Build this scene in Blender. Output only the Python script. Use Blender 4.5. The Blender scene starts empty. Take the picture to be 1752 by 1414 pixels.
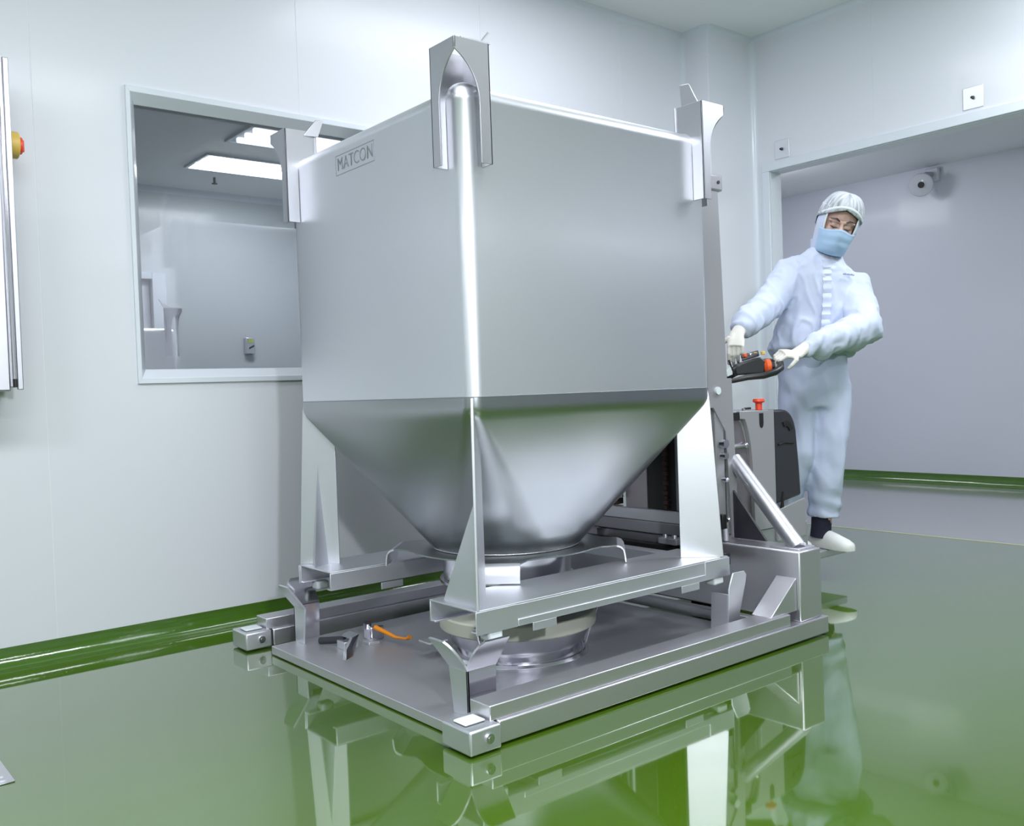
import bpy, bmesh, math, random
from mathutils import Vector, Matrix, noise
random.seed(4)
R = math.radians
PI = math.pi
scene = bpy.context.scene
COL = scene.collection

# ------------------------------------------------------------------ camera
F_PX, YAW, PITCH, ROLL = 1593.56, 0.888276, -0.0237722, 0.0359618
cam_data = bpy.data.cameras.new('camera')
cam = bpy.data.objects.new('camera', cam_data)
COL.objects.link(cam)
fwd = Vector((math.cos(YAW) * math.cos(PITCH), math.sin(YAW) * math.cos(PITCH), math.sin(PITCH)))
right0 = Vector((math.sin(YAW), -math.cos(YAW), 0))
down0 = fwd.cross(right0)
rt = right0 * math.cos(ROLL) + down0 * math.sin(ROLL)
dn = -right0 * math.sin(ROLL) + down0 * math.cos(ROLL)
cam.matrix_world = Matrix(((rt.x, -dn.x, -fwd.x, 0), (rt.y, -dn.y, -fwd.y, 0), (rt.z, -dn.z, -fwd.z, 1.0), (0, 0, 0, 1)))
cam_data.sensor_width = 36
cam_data.lens = 36 * F_PX / 1752
cam_data.clip_start = 0.05
scene.camera = cam

# ------------------------------------------------------------------ world, lamps, exposure
world = bpy.data.worlds.new('world')
scene.world = world
world.use_nodes = True
world.node_tree.nodes['Background'].inputs[0].default_value = (0.75, 0.85, 1, 1)
world.node_tree.nodes['Background'].inputs[1].default_value = 0.3
vs = scene.view_settings
vs.view_transform = 'Standard'
vs.look = 'None'
vs.gamma = 1
vs.use_curve_mapping = False
vs.exposure = 0.62
scene.cycles.use_denoising = True
scene.cycles.max_bounces = 10
scene.cycles.glossy_bounces = 6
scene.cycles.caustics_reflective = False
scene.cycles.sample_clamp_indirect = 6


def area(name, loc, target, sx, sy, power, col=(0.905, 0.93, 1.0), spread=180):
    d = bpy.data.lights.new(name, 'AREA')
    d.shape = 'RECTANGLE'
    d.size, d.size_y, d.energy, d.color = sx, sy, power, col
    d.spread = R(spread)
    o = bpy.data.objects.new(name, d)
    COL.objects.link(o)
    o.location = loc
    o.rotation_euler = (Vector(target) - Vector(loc)).to_track_quat('-Z', 'Y').to_euler()
    return o


# photographer's lamp standing just right of the lens: hard shadow of the bin on the left wall
area('photo_lamp', (0.56, -0.42, 1.62), (2.6, 3.0, 1.1), 0.14, 0.14, 29)
# near room's unseen ceiling troffers, one of them added as wall fill
for i, (x, y) in enumerate([(3.1, 3.0), (4.75, 1.1), (1.5, 0.9), (0.3, 1.2), (-1.8, 1.2), (1.4, -1.6), (-1.4, -1.9)]):
    area('troffer_lamp', (x, y, 3.27), (x, y, 0), 1.2, 0.6, 16 if i == 0 else 42 if i == 1 else 34)
# corridor and far room lamps
for x, y in [(6.5, 3.3), (6.5, 0.3), (6.5, 6)]:
    area('corridor_lamp', (x, y, 2.90), (x, y, 0), 0.6, 1.2, 13)
area('corridor_spot_lamp', (7.0, 5.0, 2.88), (8.45, 4.2, 2.5), 0.5, 0.5, 5)
for x, y in [(3.93, 8.7), (1.0, 5.2), (4.6, 5.2)]:
    area('far_room_lamp', (x, y, 3.25), (x, y, 0), 1.15, 0.5, 5.6)


# ------------------------------------------------------------------ materials
def mat(name, col, rough=0.5, metal=0.0, spec=0.5, coat=0, coat_rough=0.03, bump=0, bscale=40, stretch=(1, 1, 1),
        var=0.0, vscale=3.0, ior=None, rvar=0.0, emit=None, estr=0, alpha=None, trans=0, aniso=0):
    m = bpy.data.materials.new(name)
    m.use_nodes = True
    nt = m.node_tree
    b = nt.nodes['Principled BSDF']
    b.inputs['Base Color'].default_value = (*col, 1)
    b.inputs['Roughness'].default_value = rough
    b.inputs['Metallic'].default_value = metal
    b.inputs['Specular IOR Level'].default_value = spec
    b.inputs['Coat Weight'].default_value = coat
    b.inputs['Coat Roughness'].default_value = coat_rough
    b.inputs['Anisotropic'].default_value = aniso
    if ior: b.inputs['IOR'].default_value = ior
    if trans: b.inputs['Transmission Weight'].default_value = trans
    if alpha is not None: b.inputs['Alpha'].default_value = alpha
    if emit:
        b.inputs['Emission Color'].default_value = (*emit, 1)
        b.inputs['Emission Strength'].default_value = estr
    if bump or var or rvar:
        tc = nt.nodes.new('ShaderNodeTexCoord')
        mp = nt.nodes.new('ShaderNodeMapping')
        mp.inputs['Scale'].default_value = stretch
        nt.links.new(tc.outputs['Object'], mp.inputs['Vector'])
        if bump:
            n = nt.nodes.new('ShaderNodeTexNoise')
            n.inputs['Scale'].default_value = bscale
            n.inputs['Detail'].default_value = 4
            nt.links.new(mp.outputs[0], n.inputs['Vector'])
            bp = nt.nodes.new('ShaderNodeBump')
            bp.inputs['Strength'].default_value = bump
            bp.inputs['Distance'].default_value = 0.004
            nt.links.new(n.outputs[0], bp.inputs['Height'])
            nt.links.new(bp.outputs[0], b.inputs['Normal'])
        if var or rvar:
            n2 = nt.nodes.new('ShaderNodeTexNoise')
            n2.inputs['Scale'].default_value = vscale
            n2.inputs['Detail'].default_value = 3
            nt.links.new(mp.outputs[0], n2.inputs['Vector'])
            if var:
                mx = nt.nodes.new('ShaderNodeMix')
                mx.data_type = 'RGBA'
                mx.inputs[6].default_value = (*[c * (1 - var) for c in col], 1)
                mx.inputs[7].default_value = (*[min(1, c * (1 + var)) for c in col], 1)
                nt.links.new(n2.outputs[0], mx.inputs[0])
                nt.links.new(mx.outputs[2], b.inputs['Base Color'])
            if rvar:
                mr = nt.nodes.new('ShaderNodeMapRange')
                mr.inputs[3].default_value = max(0.01, rough - rvar)
                mr.inputs[4].default_value = rough + rvar
                nt.links.new(n2.outputs[0], mr.inputs[0])
                nt.links.new(mr.outputs[0], b.inputs['Roughness'])
    return m


M = {}
M['panel'] = mat('wall_panel_white', (0.74, 0.765, 0.82), 0.42, spec=0.5, coat=0.25, coat_rough=0.16, bump=0.02, bscale=2.5)
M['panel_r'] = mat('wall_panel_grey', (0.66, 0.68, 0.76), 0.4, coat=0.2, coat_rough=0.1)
M['joint'] = mat('joint_sealant', (0.80, 0.83, 0.86), 0.5)
M['trimw'] = mat('aluminium_trim_white', (0.72, 0.77, 0.83), 0.28, coat=0.3, coat_rough=0.1)
M['ceil'] = mat('ceiling_panel', (0.88, 0.90, 0.92), 0.5)
M['floor'] = mat('green_epoxy', (0.062, 0.132, 0.008), 0.045, ior=1.7, coat=1.0, coat_rough=0.03, bump=0.06, bscale=1.6,
                 var=0.10, vscale=1.2, rvar=0.01)
M['cove'] = mat('green_epoxy_cove', (0.055, 0.14, 0.008), 0.13, coat=0.8, coat_rough=0.06, bump=0.35, bscale=22, var=0.15, vscale=9)
M['floor_c'] = mat('grey_epoxy', (0.30, 0.31, 0.31), 0.16, coat=0.6, coat_rough=0.1, var=0.06, vscale=1.5)
M['line'] = mat('yellow_joint', (0.42, 0.44, 0.26), 0.4)
M['steel'] = mat('brushed_stainless', (0.73, 0.74, 0.785), 0.45, 1, bump=0.03, bscale=30, stretch=(1, 1, 6), rvar=0.03, vscale=2)
M['bin'] = mat('bead_blasted_stainless', (0.80, 0.815, 0.86), 0.45, 1, bump=0.02, bscale=3, rvar=0.03, vscale=2)
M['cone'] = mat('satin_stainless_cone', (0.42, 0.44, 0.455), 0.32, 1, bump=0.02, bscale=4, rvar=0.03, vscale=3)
M['bracket'] = mat('satin_stainless_bracket', (0.56, 0.565, 0.60), 0.40, 1, bump=0.03, bscale=30)
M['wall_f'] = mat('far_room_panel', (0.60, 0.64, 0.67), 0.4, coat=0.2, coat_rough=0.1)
M['polish'] = mat('polished_stainless', (0.70, 0.69, 0.74), 0.17, 1, bump=0.05, bscale=12)
M['rail'] = mat('brushed_rail_stainless', (0.70, 0.69, 0.73), 0.33, .9, bump=0.06, bscale=60, stretch=(0.08, 1, 1), rvar=0.06, vscale=8)
M['paint'] = mat('stacker_grey_paint', (0.42, 0.415, 0.45), 0.35, 0.35)
M['dplate'] = mat('dull_stainless_plate', (0.60, 0.60, 0.64), 0.36, .7, bump=0.04, bscale=25)
M['weld'] = mat('weld_bead', (0.75, 0.75, 0.78), 0.25, 1, bump=0.5, bscale=300)
M['etch'] = mat('etched_mark', (0.36, 0.39, 0.42), 0.55, 0.8)
M['black'] = mat('black_steel', (0.012, 0.011, 0.012), 0.4)
M['rubber'] = mat('black_rubber', (0.02, 0.02, 0.022), 0.35)
M['cover'] = mat('charcoal_plastic', (0.03, 0.03, 0.037), 0.32, bump=0.04, bscale=200)
M['chain'] = mat('oiled_chain', (0.11, 0.055, 0.055), 0.4, 0.7)
M['orange'] = mat('orange_plastic', (0.90, 0.13, 0.03), 0.35)
M['red'] = mat('red_plastic', (0.86, 0.08, 0.04), 0.35)
M['lever'] = mat('orange_lever', (0.90, 0.30, 0.02), 0.35)
M['yellow'] = mat('yellow_plastic', (0.80, 0.55, 0.12), 0.4)
M['cream'] = mat('cream_polymer', (0.62, 0.62, 0.54), 0.45)
M['white'] = mat('white_polymer', (0.82, 0.88, 0.92), 0.4)
M['cloth'] = mat('cleanroom_fabric', (0.58, 0.64, 0.80), 0.7, spec=0.3, bump=0.12, bscale=60)
M['cloth2'] = mat('cleanroom_trouser_fabric', (0.55, 0.61, 0.79), 0.72, spec=0.3, bump=0.12, bscale=60)
M['skin'] = mat('skin', (0.56, 0.37, 0.31), 0.5)
M['hair'] = mat('dark_hair', (0.03, 0.022, 0.02), 0.5)
M['mask'] = mat('mask_blue', (0.40, 0.57, 0.78), 0.7)
M['glove'] = mat('latex_glove', (0.66, 0.65, 0.60), 0.4, bump=0.1, bscale=90)
M['shoe'] = mat('white_shoe', (0.74, 0.76, 0.74), 0.45)
M['sock'] = mat('black_sock', (0.01, 0.01, 0.03), 0.8)
M['tube'] = mat('fluorescent_tube', (1, 1, 1), 0.5, emit=(0.93, 0.98, 1), estr=9)
M['tube_dim'] = mat('fluorescent_tube_dim', (1, 1, 1), 0.5, emit=(0.93, 0.98, 1), estr=1.1)
M['refl'] = mat('troffer_reflector', (0.62, 0.66, 0.72), 0.4, 0.0, emit=(0.93, 0.98, 1), estr=0.0)
M['guard'] = mat('smoked_guard', (0.36, 0.32, 0.35), 0.25, 0.7)


def glass_mat():
    m = bpy.data.materials.new('window_glass')
    m.use_nodes = True
    nt = m.node_tree
    for n in list(nt.nodes): nt.nodes.remove(n)
    o = nt.nodes.new('ShaderNodeOutputMaterial')
    t = nt.nodes.new('ShaderNodeBsdfTransparent')
    t.inputs[0].default_value = (0.92, 0.93, 0.95, 1)
    g = nt.nodes.new('ShaderNodeBsdfGlossy')
    g.inputs['Roughness'].default_value = 0.0
    f = nt.nodes.new('ShaderNodeFresnel')
    f.inputs[0].default_value = 1.5
    mx = nt.nodes.new('ShaderNodeMixShader')
    nt.links.new(f.outputs[0], mx.inputs[0])
    nt.links.new(t.outputs[0], mx.inputs[1])
    nt.links.new(g.outputs[0], mx.inputs[2])
    nt.links.new(mx.outputs[0], o.inputs[0])
    return m


M['glass'] = glass_mat()


def net_mat():
    """white bouffant net over dark hair: radial pleats mixing white gauze and grey"""
    m = mat('hair_net', (0.6, 0.65, 0.7), 0.7)
    nt = m.node_tree
    b = nt.nodes['Principled BSDF']
    tc = nt.nodes.new('ShaderNodeTexCoord')
    mp = nt.nodes.new('ShaderNodeMapping')
    mp.vector_type = 'TEXTURE'      # into the head's own frame, then polar about the crown
    mp.inputs['Location'].default_value = (.178, -.115, 1.632)
    mp.inputs['Rotation'].default_value = (Matrix.Rotation(R(17), 3, 'Y') @ Matrix.Rotation(R(-6), 3, 'Z') @ Matrix.Rotation(R(20), 3, 'X')).to_euler()
    gr = nt.nodes.new('ShaderNodeTexGradient')
    gr.gradient_type = 'RADIAL'
    sx = nt.nodes.new('ShaderNodeSeparateXYZ')
    cx_ = nt.nodes.new('ShaderNodeCombineXYZ')
    nt.links.new(mp.outputs[0], gr.inputs[0])
    nt.links.new(mp.outputs[0], sx.inputs[0])
    nt.links.new(gr.outputs[1], cx_.inputs[0])
    nt.links.new(sx.outputs[2], cx_.inputs[1])
    m2 = nt.nodes.new('ShaderNodeMapping')
    m2.inputs['Scale'].default_value = (46, 16, 1)
    nt.links.new(cx_.outputs[0], m2.inputs[0])
    n = nt.nodes.new('ShaderNodeTexNoise')
    n.inputs['Scale'].default_value = 1.0
    n.inputs['Detail'].default_value = 3
    n.inputs['Distortion'].default_value = 0.5
    mp = m2
    cr = nt.nodes.new('ShaderNodeValToRGB')
    cr.color_ramp.elements[0].position = 0.30
    cr.color_ramp.elements[0].color = (0.24, 0.26, 0.29, 1)
    cr.color_ramp.elements[1].position = 0.66
    cr.color_ramp.elements[1].color = (0.66, 0.70, 0.75, 1)
    nt.links.new(tc.outputs['Object'], gr.inputs[0].links[0].from_node.inputs[0])
    nt.links.new(mp.outputs[0], n.inputs['Vector'])
    nt.links.new(n.outputs[0], cr.inputs[0])
    nt.links.new(cr.outputs[0], b.inputs['Base Color'])
    return m


M['net'] = net_mat()


# ------------------------------------------------------------------ mesh helpers
class MB:
    def __init__(s):
        s.bm = bmesh.new()

    def box(s, x0, x1, y0, y1, z0, z1):
        v = [s.bm.verts.new(p) for p in ((x0, y0, z0), (x1, y0, z0), (x1, y1, z0), (x0, y1, z0), (x0, y0, z1), (x1, y0, z1), (x1, y1, z1), (x0, y1, z1))]
        for f in ((0, 3, 2, 1), (4, 5, 6, 7), (0, 1, 5, 4), (1, 2, 6, 5), (2, 3, 7, 6), (3, 0, 4, 7)):
            s.bm.faces.new([v[i] for i in f])
        return s

    def prism(s, pts, t):
        """polygon pts (3D) extruded by vector t"""
        t = Vector(t)
        a = [s.bm.verts.new(Vector(p)) for p in pts]
        b = [s.bm.verts.new(Vector(p) + t) for p in pts]
        s.bm.faces.new(a)
        s.bm.faces.new(b[::-1])
        n = len(a)
        for i in range(n):
            s.bm.faces.new([a[i], b[i], b[(i + 1) % n], a[(i + 1) % n]])
        return s

    def loft(s, rings, cap=(True, True)):
        vr = [[s.bm.verts.new(p) for p in r] for r in rings]
        n = len(rings[0])
        for a, b in zip(vr, vr[1:]):
            for i in range(n):
                s.bm.faces.new([a[i], a[(i + 1) % n], b[(i + 1) % n], b[i]])
        if cap[0]: s.bm.faces.new(vr[0][::-1])
        if cap[1]: s.bm.faces.new(vr[-1])
        return s

    def tube(s, pts, rad, n=12, flat=1.0, up=None):
        pts = [Vector(p) for p in pts]
        if not isinstance(rad, (list, tuple)): rad = [rad] * len(pts)
        rings = []
        ref = None
        for i, p in enumerate(pts):
            d = (pts[min(i + 1, len(pts) - 1)] - pts[max(i - 1, 0)]).normalized()
            if ref is None:
                ref = Vector(up) if up else (Vector((0, 0, 1)) if abs(d.z) < 0.9 else Vector((1, 0, 0)))
            u = (ref - d * ref.dot(d)).normalized()
            w = d.cross(u)
            ref = u
            r = rad[i]
            ru, rw = (r if not isinstance(r, tuple) else r[0]), (r * flat if not isinstance(r, tuple) else r[1])
            rings.append([p + u * ru * math.cos(2 * PI * k / n) + w * rw * math.sin(2 * PI * k / n) for k in range(n)])
        return s.loft(rings)

    def cyl(s, a, b, r, n=20, r2=None):
        return s.tube([a, b], [r, r2 if r2 is not None else r], n)

    def sphere(s, c, r, seg=16, rings=10, M3=None):
        rr = []
        c = Vector(c)
        if not isinstance(r, (tuple, list)): r = (r, r, r)
        for j in range(rings + 1):
            th = PI * (j + 0.02 if j == 0 else (j - 0.02 if j == rings else j)) / rings
            ring = []
            for k in range(seg):
                ph = 2 * PI * k / seg
                v = Vector((r[0] * math.sin(th) * math.cos(ph), r[1] * math.sin(th) * math.sin(ph), -r[2] * math.cos(th)))
                if M3 is not None: v = M3 @ v
                ring.append(c + v)
            rr.append(ring)
        return s.loft(rr)

    def build(s, name, m, parent=None, bevel=0, label=None, local=False, smooth_ang=35, cat=None, group=None, kind=None, doubles=False, bseg=2):
        if doubles: bmesh.ops.remove_doubles(s.bm, verts=s.bm.verts, dist=1e-5)
        bmesh.ops.recalc_face_normals(s.bm, faces=s.bm.faces)
        off = Vector((0, 0, 0))
        if parent and not local:
            r = parent
            while r.parent: r = r.parent
            off = r.location.copy()
        for v in s.bm.verts: v.co -= off
        for f in s.bm.faces: f.smooth = True
        th = R(smooth_ang)
        for e in s.bm.edges:
            if len(e.link_faces) == 2 and e.calc_face_angle(0) > th: e.smooth = False
        me = bpy.data.meshes.new(name)
        s.bm.to_mesh(me)
        s.bm.free()
        me.materials.append(m)
        o = bpy.data.objects.new(name, me)
        COL.objects.link(o)
        if parent: o.parent = parent
        if bevel:
            bv = o.modifiers.new('bevel', 'BEVEL')
            bv.width = bevel
            bv.segments = bseg
            bv.limit_method = 'ANGLE'
            bv.angle_limit = R(40)
            bv.harden_normals = False
        tag(o, label, cat, group, kind)
        return o


def tag(o, label=None, cat=None, group=None, kind=None):
    if label: o['label'] = label
    if cat: o['category'] = cat
    if group: o['group'] = group
    if kind: o['kind'] = kind
    return o


def thing(name, loc, label=None, cat=None, group=None, kind=None, rz=0):
    o = bpy.data.objects.new(name, None)
    o.empty_display_size = 0.1
    COL.objects.link(o)
    o.location = loc
    o.rotation_euler = (0, 0, rz)
    return tag(o, label, cat, group, kind)


def bez(a, b, c, n=8):
    a, b, c = Vector(a), Vector(b), Vector(c)
    return [a * (1 - t) ** 2 + b * 2 * t * (1 - t) + c * t * t for t in [i / n for i in range(n + 1)]]


# ------------------------------------------------------------------ the rooms
WY = 4.03      # inner face of the left wall (y)
WX = 5.28      # inner face of the opening wall (x)
CZ = 3.29      # ceiling
X0, Y0 = -3.5, -4.6

MB().box(X0, 5.65, Y0, WY + 0.10, -0.12, 0).build('floor', M['floor'], kind='structure', label='glossy green epoxy floor of the near room')
MB().box(5.66, 8.6, -2.6, 7.2, -0.12, 0).build('floor', M['floor_c'], kind='structure', label='grey epoxy floor of the corridor beyond the opening')
MB().box(5.64, 5.668, -2.6, WY, -0.1, 0.0015).build('trim_1', M['line'], kind='structure', label='thin yellowish joint line between green and grey floor')
MB().box(X0, WX + 0.1, Y0, WY + 0.1, CZ, CZ + 0.1).build('ceiling', M['ceil'], kind='structure', label='pale grey ceiling of the near room')

# left wall with a window opening; panels are separate pieces on a backing
WX0, WX1, WZ0, WZ1 = 1.30, 2.95, 1.147, 2.268   # pane
OX0, OX1, OZ0, OZ1 = 1.255, 2.995, 1.086, 2.335  # outer frame
wl = thing('wall_left', (0, WY, 0), kind='structure', label='white panel wall with the window on the left')
mb = MB()
mb.box(X0, OX0 + .01, WY + .0015, WY + .08, 0, CZ).box(OX1 - .01, WX + .1, WY + .0015, WY + .08, 0, CZ)
mb.box(OX0 + .01, OX1 - .01, WY + .0015, WY + .08, 0, OZ0 + .01).box(OX0 + .01, OX1 - .01, WY + .0015, WY + .08, OZ1 - .01, CZ)
mb.build('backing', M['joint'], wl)
seams = [X0, -2.55, -1.4, -0.25, 0.90, 2.05, 3.145, 4.24, WX]
g = 0.0018
for a, b in zip(seams, seams[1:]):
    a, b = a + g, b - g
    mb = MB()
    y0, y1, z0, z1 = WY, WY + .014, 0.03, CZ
    if b < OX0 or a > OX1:
        mb.box(a, b, y0, y1, z0, z1)
    else:
        if a < OX0: mb.box(a, OX0 + .005, y0, y1, z0, z1)
        if b > OX1: mb.box(OX1 - .005, b, y0, y1, z0, z1)
        l, r_ = max(a, OX0 + .005), min(b, OX1 - .005)
        mb.box(l, r_, y0, y1, z0, OZ0 + .005).box(l, r_, y0, y1, OZ1 - .005, z1)
    mb.build('wall_panel', M['panel'], wl)

# window frame: flat outer rim, then a splay to the glass
win = thing('window_1', (2.1, WY, 1.09), kind='structure', label='framed viewing window in the left wall')


def frame_side(p):  # p: 4 points outer rim a,b then inner a,b (x,z)
    (ax, az), (bx, bz), (ix, iz), (jx, jz) = p

    def mixp(o, i, t): return (o[0] + (i[0] - o[0]) * t, o[1] + (i[1] - o[1]) * t)
    prof = [(0, WY - .001), (0, WY - .012), (.38, WY - .012), (1.0, WY + .03), (1.0, WY + .075), (0.15, WY + .075)]
    r1 = [(mixp((ax, az), (ix, iz), t)[0], y, mixp((ax, az), (ix, iz), t)[1]) for t, y in prof]
    r2 = [(mixp((bx, bz), (jx, jz), t)[0], y, mixp((bx, bz), (jx, jz), t)[1]) for t, y in prof]
    return MB().loft([r1, r2])


oc = [(OX0, OZ0), (OX1, OZ0), (OX1, OZ1), (OX0, OZ1)]
ic = [(WX0, WZ0), (WX1, WZ0), (WX1, WZ1), (WX0, WZ1)]
for i in range(4):
    j = (i + 1) % 4
    frame_side((oc[i], oc[j], ic[i], ic[j])).build('window_frame', M['trimw'], win, bevel=.0015)
MB().box(WX0 - .01, WX1 + .01, WY + .036, WY + .042, WZ0 - .01, WZ1 + .01).build('pane', M['glass'], win)

# coved skirting
def cove(name, p0, p1, inward, m, h=.078, w=.05, label=None):
    p0, p1, inw = Vector(p0), Vector(p1), Vector(inward)
    prof = [(0, 0)] + [(w * (1 - math.sin(t)), h * (1 - math.cos(t))) for t in [PI / 2 * k / 8 for k in range(9)]][::1]
    prof = [(-.004, -.002)] + [(w - w * math.sin(PI / 2 * k / 8), h - h * math.cos(PI / 2 * k / 8)) for k in range(9)] + [(-.004, h)]
    r1 = [p0 + inw * a + Vector((0, 0, b)) for a, b in prof]
    r2 = [p1 + inw * a + Vector((0, 0, b)) for a, b in prof]
    return MB().loft([r1, r2]).build(name, m, kind='structure', label=label)


cove('baseboard_left', (X0, WY, 0), (4.82, WY, 0), (0, -1, 0), M['cove'], label='green coved skirting along the left wall')
cove('baseboard_column', (4.82, WY, 0), (4.82, 3.80, 0), (-1, 0, 0), M['cove'])
cove('baseboard_back', (WX, 3.80, 0), (WX, 3.72, 0), (-1, 0, 0), M['cove'])
cove('baseboard_corridor', (8.45, 7.2, 0), (8.45, -2.6, 0), (-1, 0, 0), M['cove'], h=.095, w=.06, label='green coved skirting at the foot of the far corridor wall')

# corner column and the wall with the wide opening
MB().box(4.82, WX + .1, 3.82, WY + .08, 0, CZ).build('wall_column', M['panel'], bevel=.006, kind='structure', label='white boxed column in the room corner')
OPY, OPZ, OPY1 = 3.70, 2.39, -2.4
wb = thing('wall_back', (WX, 2.5, 0), kind='structure', label='white panel wall around the wide opening on the right')
MB().box(WX + .0015, WX + .11, OPY + .012, WY, 0, CZ).box(WX + .0015, WX + .11, OPY1, OPY + .012, OPZ + .012, CZ).box(WX + .0015, WX + .11, Y0, OPY1, 0, CZ).build('backing', M['joint'], wb)
ys = [3.82, 2.955, 1.80, 0.65, -0.5, -1.65, OPY1]
for k, (a, b) in enumerate(zip(ys, ys[1:])):
    mb = MB()
    if k == 0:
        mb.box(WX, WX + .014, OPY, a, 0.03, CZ).box(WX, WX + .014, b + g, OPY, OPZ, CZ)
    else:
        mb.box(WX, WX + .014, b + g, a - g, OPZ, CZ)
    mb.build('wall_panel', M['panel'], wb)
MB().box(WX, WX + .014, Y0, OPY1 - g, 0, CZ).build('wall_panel', M['panel'], wb)
tr = thing('trim_2', (WX, OPY, 0), kind='structure', label='white trim around the wide opening')
MB().box(WX - .012, WX + .004, OPY1, OPY + .055, OPZ, OPZ + .055).build('header_trim', M['trimw'], tr, bevel=.003)
MB().box(WX - .012, WX + .004, OPY, OPY + .055, 0, OPZ).build('jamb_trim', M['trimw'], tr, bevel=.003)
MB().box(WX + .004, WX + .115, OPY - .004, OPY + .02, 0, OPZ).build('jamb_lining', M['trimw'], tr)
MB().box(WX + .004, WX + .115, OPY1, OPY - .004, OPZ - .004, OPZ + .02).build('header_lining', M['trimw'], tr)
# cove mouldings between wall, column and ceiling
def quarter(name, p0, p1, n1, n2, r=.035, label=None, parent=None):
    p0, p1, n1, n2 = Vector(p0), Vector(p1), Vector(n1), Vector(n2)
    prof = [(0, 0)] + [(r - r * math.sin(PI / 2 * k / 6), r - r * math.cos(PI / 2 * k / 6)) for k in range(7)]
    mbq = MB().loft([[p + n1 * a + n2 * b for a, b in prof] for p in (p0, p1)])
    return mbq.build(name, M['trimw'], parent, kind=None if parent else 'structure', label=label)


quarter('trim_3', (X0, WY, CZ), (4.82, WY, CZ), (0, -1, 0), (0, 0, -1), label='cove moulding between left wall and ceiling')
quarter('trim_4', (4.82, WY, CZ), (4.82, 3.82, CZ), (-1, 0, 0), (0, 0, -1))
quarter('trim_5', (4.82, 3.82, CZ), (WX, 3.82, CZ), (0, -1, 0), (0, 0, -1))
quarter('trim_6', (WX, 3.82, CZ), (WX, Y0, CZ), (-1, 0, 0), (0, 0, -1))
quarter('trim_7', (4.82, WY, .08), (4.82, WY, CZ), (-1, 0, 0), (0, -1, 0), label='vertical cove strip where wall meets column')
quarter('trim_8', (WX, 3.82, .08), (WX, 3.82, CZ), (-1, 0, 0), (0, -1, 0))
# unseen near walls that close the room
MB().box(X0 - .1, X0, Y0, WY, 0, CZ).build('wall_rear', M['panel'], kind='structure')
MB().box(X0, WX, Y0 - .1, Y0, 0, CZ).build('wall_right', M['panel'], kind='structure')

# corridor
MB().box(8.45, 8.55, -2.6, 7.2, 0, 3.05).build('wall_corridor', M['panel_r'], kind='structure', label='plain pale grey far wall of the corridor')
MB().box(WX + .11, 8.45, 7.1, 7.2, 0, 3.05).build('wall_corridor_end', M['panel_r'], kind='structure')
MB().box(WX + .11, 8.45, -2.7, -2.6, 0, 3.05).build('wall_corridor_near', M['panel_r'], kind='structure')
MB().box(WX + .11, 8.45, -2.6, 7.1, 2.915, 3.05).build('ceiling', M['ceil'], kind='structure', label='low corridor ceiling seen through the opening')

# far room behind the window
MB().box(0.2, 5.2, WY + .08, 10.1, -0.12, 0).build('floor', M['floor_c'], kind='structure', label='floor of the room behind the window')
MB().box(0.2, 5.2, WY + .08, 10.1, CZ, CZ + .1).build('ceiling', M['ceil'], kind='structure', label='ceiling of the room behind the window')
wf = thing('wall_far', (3.5, 10.0, 0), kind='structure', label='pale back wall of the room behind the window')
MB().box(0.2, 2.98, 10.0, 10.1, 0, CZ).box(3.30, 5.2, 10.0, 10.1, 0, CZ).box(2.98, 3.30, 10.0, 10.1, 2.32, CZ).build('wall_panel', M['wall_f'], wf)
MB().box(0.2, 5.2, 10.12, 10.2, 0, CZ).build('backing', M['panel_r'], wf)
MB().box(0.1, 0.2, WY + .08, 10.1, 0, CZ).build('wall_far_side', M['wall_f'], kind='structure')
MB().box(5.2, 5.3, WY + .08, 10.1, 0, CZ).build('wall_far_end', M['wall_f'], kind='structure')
quarter('trim_9', (0.2, 10.0, CZ), (5.2, 10.0, CZ), (0, -1, 0), (0, 0, -1), r=.06)
dr = thing('door_1', (3.14, 10.0, 0), kind='structure', label='narrow recessed grey door in the far wall behind the glass')
MB().box(3.30, 3.44, 9.965, 10.0, 0, 2.38).box(2.84, 2.98, 9.965, 10.0, 0, 2.38).box(2.98, 3.30, 9.965, 10.0, 2.31, 2.38).build('door_frame', M['trimw'], dr, bevel=.004)
MB().box(2.985, 3.295, 10.05, 10.09, 0, 2.31).build('door_leaf', M['panel_r'], dr)

# troffers in the far room
def troffer(x0, y0, label, kindx):
    t = thing('ceiling_light', (x0 + .6, y0 + .3, CZ), label, 'ceiling light', 'ceiling lights behind the window')
    mb = MB()
    for a in ((x0, x0 + 1.2, y0, y0 + .03), (x0, x0 + 1.2, y0 + .57, y0 + .6), (x0, x0 + .03, y0 + .03, y0 + .57), (x0 + 1.17, x0 + 1.2, y0 + .03, y0 + .57)):
        mb.box(a[0], a[1], a[2], a[3], CZ - .02, CZ + .001)
    mb.build('frame', M['trimw'], t, bevel=.002)
    if kindx:
        MB().box(x0 + .03, x0 + 1.17, y0 + .03, y0 + .57, CZ - .012, CZ - .004).build('diffuser', M['tube'], t)
    else:
        MB().box(x0 + .03, x0 + 1.17, y0 + .03, y0 + .57, CZ - .004, CZ - .001).build('reflector', M['refl'], t)
    for k in range(3):
        yy = y0 + .12 + .17 * k
        MB().cyl((x0 + .06, yy, CZ - .022), (x0 + 1.14, yy, CZ - .022), .022 if kindx else .026, 10).build('tube', M['tube'] if kindx else M['tube_dim'], t)


troffer(3.33, 8.40, 'fully glowing white ceiling light behind the glass, lower in the view', True)
troffer(3.30, 7.32, 'ceiling light behind the glass with three separate bright tubes, higher in the view', False)

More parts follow.
